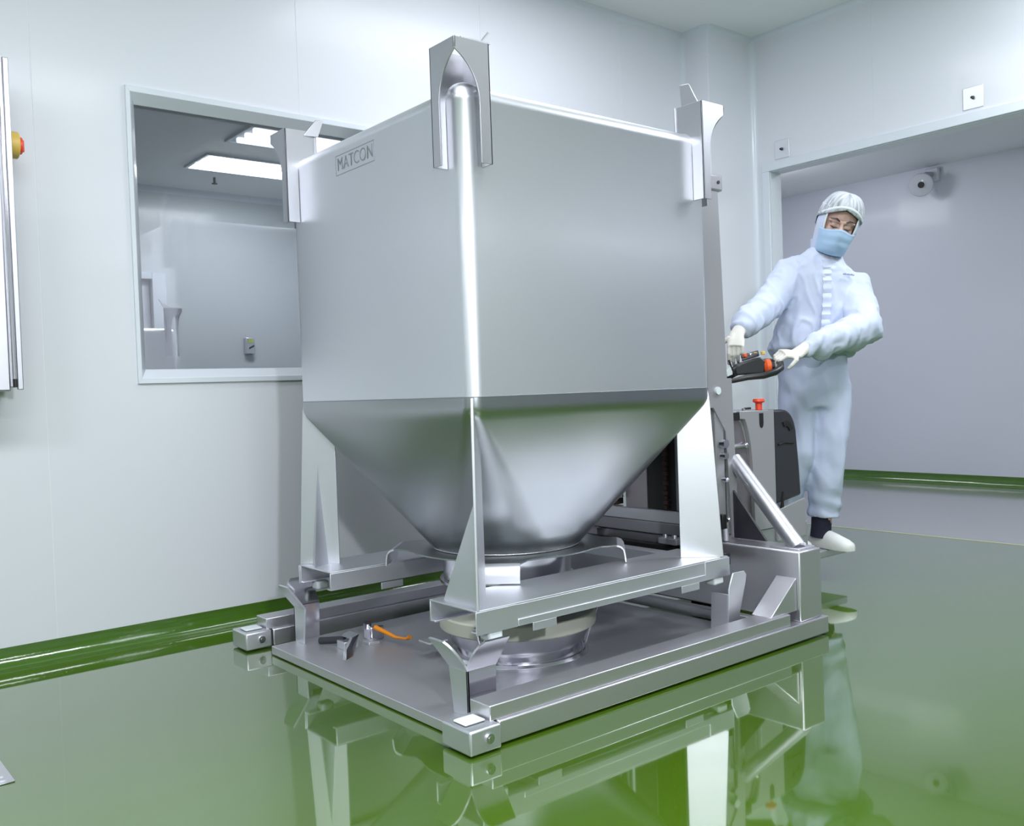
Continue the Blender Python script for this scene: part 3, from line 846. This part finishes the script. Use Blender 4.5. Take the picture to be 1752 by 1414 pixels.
# channels (fork pockets)
FX0, FX1 = 1.670, 2.885
for s in (-1, 1):
    yo = CY + s * .588
    yi = CY + s * .335
    ya, yb = sorted((yo, yi))
    mb = MB()
    mb.box(FX0, FX1, ya, yb, ZT - .006, ZT)
    mb.box(FX0, FX1, ya, ya + .006, ZT - .072, ZT - .006)
    mb.box(FX0, FX1, yb - .006, yb, ZT - .072, ZT - .006)
    mb.box(FX0, FX1, ya + .006, ya + .03, ZT - .072, ZT - .066)
    mb.box(FX0, FX1, yb - .03, yb - .006, ZT - .072, ZT - .066)
    mb.build('fork_pocket', M['steel'], bn, bevel=.002)
    # end reinforcements on the outer side and long lip
    of = yo + s * .004
    for xa, xb in ((FX0 - .004, FX0 + .16), (FX1 - .14, FX1 + .004)):
        a_, b_ = sorted((yo, of))
        MB().box(xa, xb, a_, b_, ZT - .075, ZT - .004).build('end_plate', M['steel'], bn, bevel=.0015)
    a_, b_ = sorted((yo, yo + s * .006))
    MB().box(FX0 + .16, FX1 - .14, a_, b_, ZT - .074, ZT - .052).build('lower_lip', M['steel'], bn, bevel=.002)
    ys2 = CY - .590 if s < 0 else CY + .333
    MB().box(FX0 + .22, FX0 + .32, ys2 - .004, ys2, ZT - .10, ZT - .074).build('stop_lug', M['steel'], bn, bevel=.001)
    MB().box(FX1 - .28, FX1 - .18, ys2 - .004, ys2, ZT - .10, ZT - .074).build('stop_lug', M['steel'], bn, bevel=.001)
    for xx in (FX0 + .075, FX1 - .055):
        for (aa, bb) in ((yo, yo - s * .05),):
            p_, q_ = sorted((aa, bb))
            MB().box(xx - .028, xx + .028, p_ , q_, ZT - .105, ZT - .0725).build('foot_pad', M['white'], bn, bevel=.008, label='white polymer foot pad')
# cross ties between the channels
for xx in (FX1 - .08,):
    MB().box(xx, xx + .06, CY - .335, CY + .335, ZT - .06, ZT - .01).build('cross_tie', M['steel'], bn, bevel=.002)
# legs: diagonal plates with a gusset fin
rt2 = math.sqrt(2)
for sx, sy in ((-1, -1), (1, -1), (-1, 1), (1, 1)):
    def dp(t, z, o=0):  # point on the diagonal plane
        return Vector((CX + sx * t / rt2 - sy * o / rt2, CY + sy * t / rt2 + sx * o / rt2, z))
    th = .010
    pts = [dp(.835, ZT), dp(.800, .95), dp(.793, .984), dp(.745, .925), dp(.672, .845), dp(.672, ZT)]
    nrm = dp(0, 0, th) - dp(0, 0, 0)
    lg = MB().prism([p - nrm * .5 for p in pts], nrm).build('leg', M['white'] if False else M['steel'], bn, bevel=.002)
    if (sx, sy) == (-1, -1):
        MB().prism([(1.700, CY - .56, ZT), (1.700, CY - .375, ZT), (1.712, CY - .545, ZT + .33)], (.006, 0, 0)).build('gusset', M['steel'], lg)
    elif (sx, sy) == (1, -1):
        pass
    elif (sx, sy) == (1, 1):
        MB().prism([(2.83, CY + .56, ZT), (2.83, CY + .375, ZT), (2.82, CY + .545, ZT + .33)], (-.006, 0, 0)).build('gusset', M['steel'], lg)
    else:
        q0, q1 = dp(.80, ZT), dp(.70, ZT)
        ap = dp(.745, ZT + .40)
        out = Vector((-.035, -.035, 0))
        mid = (q0 + q1) / 2
        MB().loft([[q0 + (mid - q0) * .3, mid + out * 1.6, q1 + (mid - q1) * .3], [ap + Vector((.001, -.001, 0)), ap + out * .12, ap + Vector((-.001, .001, 0))]]).build('gusset', M['steel'], lg)

# corner lifting brackets
BOF, BW, BT = .052, .130, .005
ears = {(-1, -1): (1.765, 2.25, 0), (-1, 1): (1.775, 3.345, 1), (1, -1): (2.775, 2.30, 2), (1, 1): (2.775, 3.40, 3)}
for sx, sy in ((-1, -1), (1, -1), (-1, 1), (1, 1)):
    kx, ky = CX + sx * (HB + BOF), CY + sy * (HB + BOF)
    ix, iy = -sx, -sy
    zb, ztp, za = 1.688, 2.050, 2.012
    arch = [(.088, zb), (.088, 1.88)] + [(p.x, p.z) for p in bez((.088, 0, 1.88), (.080, 0, 1.965), (.004, 0, za), 9)][1:] + [(0, za + .004)]
    leafp = arch + [(0, ztp), (BW, ztp), (BW, zb)]
    br = MB().prism([(kx, ky + iy * s_, z) for s_, z in leafp], (ix * BT, 0, 0)).prism([(kx + ix * s_, ky, z) for s_, z in leafp], (0, iy * BT, 0)).build('corner_bracket', M['bracket'], bn, bevel=.001)
    # return flanges towards the body
    prof = [(0, zb), (BOF - .001, zb), (BOF - .001, 1.86)] + [(p.x, p.z) for p in bez((BOF, 0, 1.90), (BOF, 0, 1.945), (.125, 0, 1.955), 5)] + [(.135, 1.96), (.135, 2.05), (0, ztp)]
    MB().prism([(kx + ix * BW, ky + iy * s_, z) for s_, z in prof], (ix * -BT, 0, 0)).build('bracket_flange', M['bracket'], br, bevel=.001)
    MB().prism([(kx + ix * s_, ky + iy * BW, z) for s_, z in prof], (0, iy * -BT, 0)).build('bracket_flange', M['bracket'], br, bevel=.001)
    ex, ey, kk = ears[(sx, sy)]
    if kk == 0:
        pts = [(ex - .02, ey, ztp), (ex + .0, ey + .06, ztp - .003), (ex + .045, ey + .05, ztp + .055), (ex + .035, ey + .015, ztp + .058)]
        MB().prism(pts, (.006, -.002, -.004)).build('lifting_ear', M['bracket'], br, bevel=.002)
        MB().box(kx + .03, ex + .01, ky + .002, ky + .05, ztp, ztp + .006).build('bracket_top', M['steel'], br, bevel=.001)
    elif kk == 2:
        pts = [(ex - .0, ey + .03, ztp - .01), (ex + .0, ey - .055, ztp - .01), (ex - .015, ey - .02, ztp + .075), (ex - .015, ey + .025, ztp + .08)]
        MB().prism(pts, (.006, 0, 0)).build('lifting_ear', M['bracket'], br, bevel=.002)
    else:
        pts = [(ex - .06, ey, ztp - .02), (ex, ey - .01, ztp - .02), (ex + .02, ey - .02, ztp + .045), (ex - .01, ey - .015, ztp + .045)]
        MB().prism(pts, (0, .006, 0)).build('lifting_ear', M['bracket'], br, bevel=.002)
    # corner post with domed cap
    px, py = CX + sx * (HB - CR), CY + sy * (HB - CR)
    mb = MB()
    zs = [(1.894, CR), (1.907, CR), (1.9075, CR + .0012), (1.911, CR + .0012), (1.9115, CR)] + [(1.925 + .028 * math.sin(t), CR * math.cos(t)) for t in [R(0), R(20), R(40), R(58), R(75), R(86)]]
    mb.loft([[(px + r_ * math.cos(2 * PI * k / 28), py + r_ * math.sin(2 * PI * k / 28), z) for k in range(28)] for z, r_ in zs])
    mb.build('corner_post', M['bin'], bn, smooth_ang=60)
# lid on the roof
disc(MB(), .23, 1.985, 2.003, .22, c=(CX, CY)).build('lid', M['bin'], bn, bevel=.004)
# etched name outline and raised letters
fx = CX - HB - .0006
yl, yr, zlo, zhi = 3.048, 2.775, 1.808, 1.880
e = .0022
MB().box(fx - .0008, fx + .001, yr, yl, zhi - e, zhi).box(fx - .0008, fx + .001, yr, yl, zlo, zlo + e).box(fx - .0008, fx + .001, yr, yr + e, zlo + e, zhi - e).box(fx - .0008, fx + .001, yl - e, yl, zlo + e, zhi - e).build('name_border', M['etch'], bn)
cu = bpy.data.curves.new('name_lettering', 'FONT')
cu.body = 'MATCON'
cu.size = .072
cu.extrude = .0006
cu.offset = -.0006
cu.align_x = 'CENTER'
cu.align_y = 'CENTER'
tmp = bpy.data.objects.new('tmp_text', cu)
COL.objects.link(tmp)
bpy.context.view_layer.update()
me = bpy.data.meshes.new_from_object(tmp.evaluated_get(bpy.context.evaluated_depsgraph_get()))
bpy.data.objects.remove(tmp)
w = max(v.co.x for v in me.vertices) - min(v.co.x for v in me.vertices)
sc = .245 / w
for v in me.vertices:
    x, y, z = v.co
    v.co = Vector((fx - .0002 - z, (yl + yr) / 2 - x * sc, (zlo + zhi) / 2 + y * .92)) - bn.location
me.materials.clear()
me.materials.append(M['etch'])
ob = bpy.data.objects.new('name_lettering', me)
COL.objects.link(ob)
ob.parent = bn

# ------------------------------------------------------------------ the operator
PL = Vector((4.12, 2.74, .149))
pr = thing('person', PL, 'person in pale blue cleanroom suit, hair net and blue mask gripping the stacker handle', 'person', rz=YAW - PI / 2)
pr.scale = (1, 1, .9885)
DG = bpy.context.evaluated_depsgraph_get


def remeshed(mb, name, m, voxel, parent=None, smooth=6, fold=None, label=None, factor=.5):
    """union of closed shapes -> one continuous surface; folds pushed into the cloth"""
    bmesh.ops.recalc_face_normals(mb.bm, faces=mb.bm.faces)
    me = bpy.data.meshes.new(name)
    mb.bm.to_mesh(me)
    mb.bm.free()
    o = bpy.data.objects.new(name, me)
    COL.objects.link(o)
    r = o.modifiers.new('r', 'REMESH')
    r.mode = 'VOXEL'
    r.voxel_size = voxel
    s = o.modifiers.new('s', 'SMOOTH')
    s.iterations = smooth
    s.factor = factor
    bpy.context.view_layer.update()
    m2 = bpy.data.meshes.new_from_object(o.evaluated_get(DG()))
    o.modifiers.clear()
    o.data = m2
    bpy.data.meshes.remove(me)
    if fold:
        nn = [v.normal.copy() for v in m2.vertices]
        for v, n_ in zip(m2.vertices, nn):
            v.co += n_ * fold(v.co)
    for p in m2.polygons: p.use_smooth = True
    m2.materials.clear()
    m2.materials.append(m)
    o.parent = parent
    tag(o, label)
    return o


def ell(cx_, cy_, z, a, b, n=24, tilt=0, ty=0):
    return [Vector((cx_ + a * math.cos(2 * PI * k / n), cy_ + b * math.sin(2 * PI * k / n), z + tilt * a * math.cos(2 * PI * k / n) + ty * b * math.sin(2 * PI * k / n))) for k in range(n)]


# -- local frame: +x to the figure's left (image right), -y towards the lens side, z up from the platform
SHR, ELR, WRR = Vector((-.025, .02, 1.405)), Vector((-.185, -.10, 1.235)), Vector((-.385, -.34, 1.115))
SHL, ELL, WRL = Vector((.275, .0, 1.335)), Vector((.255, -.20, 1.105)), Vector((-.105, -.41, 1.010))
HR, HL = Vector((.0, .02, .82)), Vector((.155, .0, .82))
KR, KL = Vector((-.045, -.03, .50)), Vector((.122, -.03, .50))
AR, AL = Vector((-.11, .06, .10)), Vector((.088, .0, .10))
HC = Vector((.178, -.095, 1.632))
HM = Matrix.Rotation(R(17), 3, 'Y') @ Matrix.Rotation(R(-6), 3, 'Z') @ Matrix.Rotation(R(20), 3, 'X')


HSC = 1.13


def hp3(x, y, z): return HC + HM @ (Vector((x, y, z)) * HSC)


# continuous body: torso, limbs, neck, head
b = MB()
b.loft([ell(.06, .01, .80, .15, .10), ell(.06, .01, .95, .15, .10), ell(.10, 0, 1.10, .13, .09), ell(.12, 0, 1.28, .15, .10), ell(.125, .0, 1.40, .14, .09), ell(.135, .0, 1.47, .07, .06)])
b.tube([SHR, ELR, WRR], [.05, .042, .028], 12)
b.tube([SHL, ELL, WRL], [.05, .042, .028], 12)
b.tube([HR, KR, AR + Vector((0, 0, -.05))], [.08, .055, .036], 14)
b.tube([HL, KL, AL + Vector((0, 0, -.05))], [.08, .055, .036], 14)
b.tube([(.135, .0, 1.42), (.15, -.02, 1.50), hp3(0, .01, -.06)], [.06, .055, .055], 14)
# head: cranium, face, jaw
b.sphere(hp3(0, .015, .025), (.086, .103, .101), 20, 14, HM)
b.sphere(hp3(0, -.018, -.035), (.074, .080, .098), 20, 14, HM)
b.sphere(hp3(0, -.050, -.088), (.034, .032, .028), 14, 10, HM)
b.tube([hp3(0, -.086, .012), hp3(0, -.100, -.015), hp3(0, -.108, -.035)], [.009, .012, .016], 10)
b.tube([hp3(-.055, -.062, .022), hp3(-.028, -.083, .026), hp3(0, -.085, .022), hp3(.028, -.083, .026), hp3(.055, -.062, .022)], [.008, .010, .008, .010, .008], 8)
for s in (-1, 1):
    b.sphere(hp3(s * .030, -.074, .004), (.016, .012, .012), 12, 8, HM)
    b.sphere(hp3(s * .081, .01, -.01), (.010, .02, .03), 10, 8, HM)
remeshed(b, 'body', M['skin'], .0055, pr, 3)
# brows, lashes
for s in (-1, 1):
    MB().tube([hp3(s * .014, -.0925, .026), hp3(s * .030, -.0935, .034), hp3(s * .054, -.0745, .030)], [(.0035, .002), (.0045, .002), (.002, .002)], 8).build('eyebrow', M['hair'], pr, local=True)
    MB().tube([hp3(s * .014, -.086, -.001), hp3(s * .030, -.0885, -.005), hp3(s * .047, -.077, .000)], [(.0012, .0015), (.0026, .0018), (.0012, .0015)], 8).build('eyelash', M['hair'], pr, local=True)


# mask
def shell(fn, us, vs, th, name, m, label=None):
    bm = bmesh.new()
    grid = [[bm.verts.new(fn(u, v)) for u in us] for v in vs]
    for r_ in range(len(vs) - 1):
        for c_ in range(len(us) - 1):
            bm.faces.new([grid[r_][c_], grid[r_][c_ + 1], grid[r_ + 1][c_ + 1], grid[r_ + 1][c_]])
    bmesh.ops.recalc_face_normals(bm, faces=bm.faces)
    for f in bm.faces: f.smooth = True
    me = bpy.data.meshes.new(name)
    bm.to_mesh(me)
    bm.free()
    me.materials.append(m)
    o = bpy.data.objects.new(name, me)
    COL.objects.link(o)
    o.parent = pr
    sm = o.modifiers.new('s', 'SOLIDIFY')
    sm.thickness = th
    sm.offset = 1
    tag(o, label)
    return o


def maskf(u, v):   # u -1..1 across, v 0 bottom..1 top
    a = u * R(82)
    prx = .079 - .018 * (1 - v)
    pry = .098 + .014 * math.sin(PI * min(1, v * .95 + .05)) * (1 - abs(u)) + .020 * math.exp(-(u * 4) ** 2) * v
    z = -.124 + .102 * v + .018 * math.exp(-(u * 3.0) ** 2) * v
    pleat = .0018 * math.sin(v * 3 * 2 * PI)
    back = .0 if v > .2 else -.02 * (1 - v / .2)
    return hp3((prx + .003) * math.sin(a), -(pry + pleat + back) * math.cos(a) * 1.0 + .012 * (1 - math.cos(a)), z)


shell(maskf, [i / 12 for i in range(-12, 13)], [i / 14 for i in range(15)], .0015, 'face_mask', M['mask'], 'light blue pleated surgical mask')


# hair net: a bouffant dome with a rim across the forehead; hood band round the face
def capf(u, v):    # u angle 0..1 around, v 0 rim ..1 crown
    a = u * 2 * PI
    th = v * PI / 2
    frontness = max(0, -math.sin(a))
    rim = .055 + .022 * frontness - .10 * max(0, math.sin(a)) - .035 * abs(math.cos(a))
    z = rim + (.141 - rim) * math.sin(th)
    rr = math.cos(th) ** .62
    puff = 1 + .04 * math.sin(a * 17) * (1 - v) * .35
    return hp3(.094 * rr * math.cos(a) * puff, .018 + (.108 if math.sin(a) < 0 else .118) * rr * math.sin(a) * puff, z)


shell(capf, [i / 64 for i in range(65)], [i / 16 * .985 for i in range(17)], .002, 'hair_net', M['net'], 'white pleated hair net over dark hair')
shell(lambda u, v: hp3(.0, 0, 0) + HSC * HM @ Vector((.083 * math.cos(u * 2 * PI) * math.cos(v * PI / 2) ** .6, .018 + .096 * math.sin(u * 2 * PI) * math.cos(v * PI / 2) ** .6, .074 + .049 * math.sin(v * PI / 2))), [i / 32 for i in range(33)], [i / 10 * .97 for i in range(11)], .001, 'hair', M['hair'])
# forehead band
pts = []
for k in range(25):
    a = PI + PI * k / 24
    pts.append(hp3(0.0925 * math.cos(a), .016 + .1070 * math.sin(a), .067 + .020 * max(0, -math.sin(a)) - .036 * abs(math.cos(a)) ** 2))
MB().tube(pts, [(.006, .0028)] * 25, 8).build('net_band', M['white'], pr, local=True)
# hood: cloth tube round cheeks and neck, opening for the eyes and mask
hood = []
for i in range(13):
    t = i / 12
    ring = []
    op = 50 - 6 * t
    for k in range(33):
        f = k / 32
        a = R(-90 + op) + R(360 - 2 * op) * f      # leaves the face open in front (-90 deg)
        zz = .080 - .190 * t
        fr = max(0, -math.sin(a))
        taper = 1 - .20 * max(0, (t - .45) / .55) * (.4 + .6 * fr)
        base = hp3(.090 * taper * math.cos(a), .018 + .102 * taper * math.sin(a), zz)
        neck = Vector((.142 + .074 * math.cos(a), -.014 + .074 * math.sin(a), 1.535 - .02 * t))
        w_ = max(0, (t - .5) / .5) ** 1.2
        w_ = w_ * (.35 + .65 * min(1, 1.2 - fr))
        ring.append(base.lerp(neck, w_))
    hood.append(ring)
bm = bmesh.new()
gr = [[bm.verts.new(p) for p in r_] for r_ in hood]
for i in range(12):
    for k in range(32): bm.faces.new([gr[i][k], gr[i][k + 1], gr[i + 1][k + 1], gr[i + 1][k]])
for f in bm.faces: f.smooth = True
me = bpy.data.meshes.new('hood')
bm.to_mesh(me)
bm.free()
me.materials.append(M['cloth'])
ho = bpy.data.objects.new('hood', me)
COL.objects.link(ho)
ho.parent = pr
for e_ in (0, -1):
    MB().tube([h_[e_] for h_ in hood[:9]], .0045, 8).build('hood_piping', M['white'], pr, local=True)
sm = ho.modifiers.new('s', 'SOLIDIFY')
sm.thickness = .004
sm.offset = 1


# jacket
def ridge(x, y, z):
    return 1 - min(1, abs(noise.noise(Vector((x, y, z)))) * 3.2)


def foldj(p):
    v = .007 * noise.noise(Vector((p.x * 7 + p.z * 3, p.y * 7, p.z * 4)))
    # long drag folds running from shoulders to hem, tighter ones round the sleeves
    v += .013 * ridge(p.x * 6 - p.z * 2.2, p.y * 5, p.z * 1.6 + p.x * 1.5) - .004
    v += .006 * ridge(p.x * 13 + p.z * 9, p.y * 11, p.z * 7 - p.x * 8)
    for s0, s1, k in ((ELR, WRR, 1), (ELL, WRL, 1)):
        d = s1 - s0
        t = (p - s0).dot(d) / d.length_squared
        q = s0 + d * t
        if -.25 < t < 1.1 and (p - q).length < .13:
            wob = noise.noise(p * 14) * 1.6
            v += .0045 * math.sin(t * 22 + wob * 2 + (p.z - q.z) * 30) * min(1, .35 + t)
    if p.z < 1.12 and p.x > -.2: v += .006 * math.sin(p.x * 55 + 9 * p.z + 3 * noise.noise(p * 9)) * min(1, (1.12 - p.z) / .10)
    return v


j = MB()
j.loft([ell(.075, .01, .985, .175, .125), ell(.08, .01, .995, .205, .15), ell(.080, .01, 1.03, .235, .165), ell(.088, .005, 1.10, .222, .158), ell(.105, .0, 1.20, .198, .145), ell(.118, -.005, 1.30, .190, .135),
        ell(.125, -.005, 1.38, .185, .125, tilt=-.1), ell(.128, -.005, 1.44, .150, .105, tilt=-.25), ell(.135, -.005, 1.485, .105, .085, tilt=-.3), ell(.14, -.01, 1.53, .075, .072, tilt=-.1), ell(.145, -.015, 1.55, .070, .068)])
j.tube([SHR + Vector((.06, 0, .0)), SHR, SHR.lerp(ELR, .5), ELR, ELR.lerp(WRR, .45), ELR.lerp(WRR, .8), WRR], [.085, .088, .082, .074, .066, .060, .036], 18)
j.tube([SHL + Vector((-.06, 0, .0)), SHL, SHL.lerp(ELL, .5), ELL, ELL.lerp(WRL, .4), ELL.lerp(WRL, .8), WRL], [.085, .092, .092, .088, .074, .062, .038], 18)
jk = remeshed(j, 'jacket', M['cloth'], .0075, pr, 6, foldj)
MB().loft([ell(.146, -.015, 1.515, .080, .078, tilt=-.1), ell(.143, -.020, 1.580, .076, .076), ell(.143, -.020, 1.576, .070, .070), ell(.146, -.015, 1.515, .072, .070, tilt=-.1)]).build('collar', M['cloth'], pr, local=True)
# storm flap with puckers down the front
fp = [Vector((.115, -.083, 1.50)), Vector((.105, -.128, 1.42)), Vector((.098, -.148, 1.33)), Vector((.088, -.158, 1.22)), Vector((.075, -.168, 1.12)), Vector((.062, -.172, 1.05))]
rings = []
N = 40
for i in range(N + 1):
    t = i / N * (len(fp) - 1)
    k = min(int(t), len(fp) - 2)
    p = fp[k].lerp(fp[k + 1], t - k)
    pk = .0035 * math.sin(i * 1.9)
    hw = .020 + .0025 * math.sin(i * 1.9 + 1)
    rings.append([p + Vector((-hw, .016, 0)), p + Vector((-hw, -.002 - pk, 0)), p + Vector((0, -.006 - pk, 0)), p + Vector((hw, -.002 - pk, 0)), p + Vector((hw, .016, 0))])
MB().loft(rings).build('storm_flap', M['cloth'], pr, local=True)
for k in range(7):
    MB().box(.178 + .008 * k, .184 + .008 * k, -.146, -.1425, 1.378 - .0012 * k, 1.384 + .002 * (k % 2) - .0012 * k).build('chest_print', mat('print_violet', (.30, .28, .50), .7) if k == 0 else bpy.data.materials['print_violet'], pr, local=True)


# trousers
def foldt(p):
    v = .011 * noise.noise(Vector((p.x * 10 + p.z * 2, p.y * 9, p.z * 3.2))) + .008 * (1 - min(1, abs(noise.noise(Vector((p.x * 9, p.y * 9, p.z * 2.5 + p.x * 2)))) * 3)) - .003 + .006 * noise.noise(Vector((p.x * 16, p.y * 16, p.z * 11 + p.x * 9)))
    if p.z < .32: v += .005 * math.sin(p.z * 75 + p.x * 25) * (1 - abs(p.z - .2) / .14 if abs(p.z - .2) < .14 else 0)
    return v


t_ = MB()
t_.loft([ell(.075, .0, .72, .165, .12), ell(.075, .0, .82, .180, .135), ell(.07, .005, .92, .178, .13), ell(.075, .01, 1.02, .165, .12)])
t_.tube([HR + Vector((.0, 0, .02)), HR.lerp(KR, .5), KR, KR.lerp(AR, .5), AR + Vector((0, 0, .05))], [.108, .100, .088, .082, .078], 20)
t_.tube([HL + Vector((.0, 0, .02)), HL.lerp(KL, .5), KL, KL.lerp(AL, .5), AL + Vector((.01, 0, .055))], [.108, .102, .088, .084, .080], 20)
remeshed(t_, 'trousers', M['cloth2'], .011, pr, 5, foldt)

# shoes and socks
for A, nm in ((AL, 0), (AR, 1)):
    dirv = Vector((.52, -.85, 0)) if nm == 0 else Vector((.55, -.83, 0))
    side = Vector((-dirv.y, dirv.x, 0))
    MB().tube([A + Vector((-.012, 0, -.05)), A + Vector((-.005, 0, .0)), A + Vector((0, 0, .08))], [.050, .050, .050], 14).build('sock', M['sock'], pr, local=True)
    rr = []
    for s_, hw, h0 in ((-.075, .012, .03), (-.072, .028, .05), (-.045, .038, .066), (.0, .040, .078), (.05, .043, .078), (.10, .048, .062), (.145, .046, .046), (.175, .034, .032), (.188, .012, .018)):
        c_ = Vector((A.x, A.y, 0)) + dirv * s_
        rr.append([c_ + side * (hw * math.cos(a)) + Vector((0, 0, .001 + (h0 * max(0, math.sin(a)) ** .75 if math.sin(a) > 0 else 0) + (.010 if math.sin(a) >= -.01 else 0))) for a in [2 * PI * k / 20 for k in range(20)]])
    MB().loft(rr).build('shoe', M['shoe'], pr, local=True, smooth_ang=60)


# gloved hands gripping
def hand(wrist, palm_c, palm_n, fdir, thumb_side, curls, nm):
    """palm_n: back-of-hand normal, fdir: finger direction"""
    n_ = palm_n.normalized()
    f_ = (fdir - n_ * fdir.dot(n_)).normalized()
    s_ = f_.cross(n_) * thumb_side
    m_ = MB()
    m_.tube([wrist - (palm_c - wrist).normalized() * .075, wrist - (palm_c - wrist).normalized() * .03, wrist, palm_c - f_ * .035, palm_c, palm_c + f_ * .038], [(.030, .033), (.033, .036), (.026, .031), (.018, .036), (.017, .041), (.013, .040)], 16, up=n_)
    L = (.040, .045, .042, .033)
    for k in range(4):
        off = s_ * (.030 - .020 * k)
        p0 = palm_c + f_ * .030 + off
        c1, c2, c3 = curls[k]
        def dirr(a): return f_ * math.cos(R(a)) - n_ * math.sin(R(a))
        p1 = p0 + dirr(c1) * L[k]
        p2 = p1 + dirr(c1 + c2) * L[k] * .68
        p3 = p2 + dirr(c1 + c2 + c3) * L[k] * .55
        m_.tube([p0, p1, p2, p3, p3 + dirr(c1 + c2 + c3) * .006], [.0095, .0092, .0084, .0074, .004], 10)
    b0 = palm_c - f_ * .020 + s_ * .030
    b1 = b0 + (s_ * .8 + f_ * .5 - n_ * .3).normalized() * .035
    b2 = b1 + (s_ * .2 + f_ * .7 - n_ * .8).normalized() * .030
    b3 = b2 + (f_ * .6 - n_ * .9 - s_ * .1).normalized() * .022
    m_.tube([b0, b1, b2, b3], [.014, .0115, .0100, .0070], 10)
    return remeshed(m_, nm, M['glove'], .0032, pr, 3)


# left hand (image right): back of hand up, fingers towards image left over the handle
hand(WRL, Vector((-.190, -.455, .985)), Vector((.20, -.35, .9)), Vector((-1, -.25, -.12)), -1, [(38, 48, 30), (42, 50, 32), (46, 50, 32), (50, 52, 30)], 'glove')
# right hand (image left): pointing down on to the console
hand(WRR, Vector((-.425, -.425, 1.055)), Vector((-.15, -.55, .5)), Vector((-.12, -.28, -1)), 1, [(22, 30, 20), (30, 38, 20), (34, 42, 24), (38, 45, 25)], 'glove')
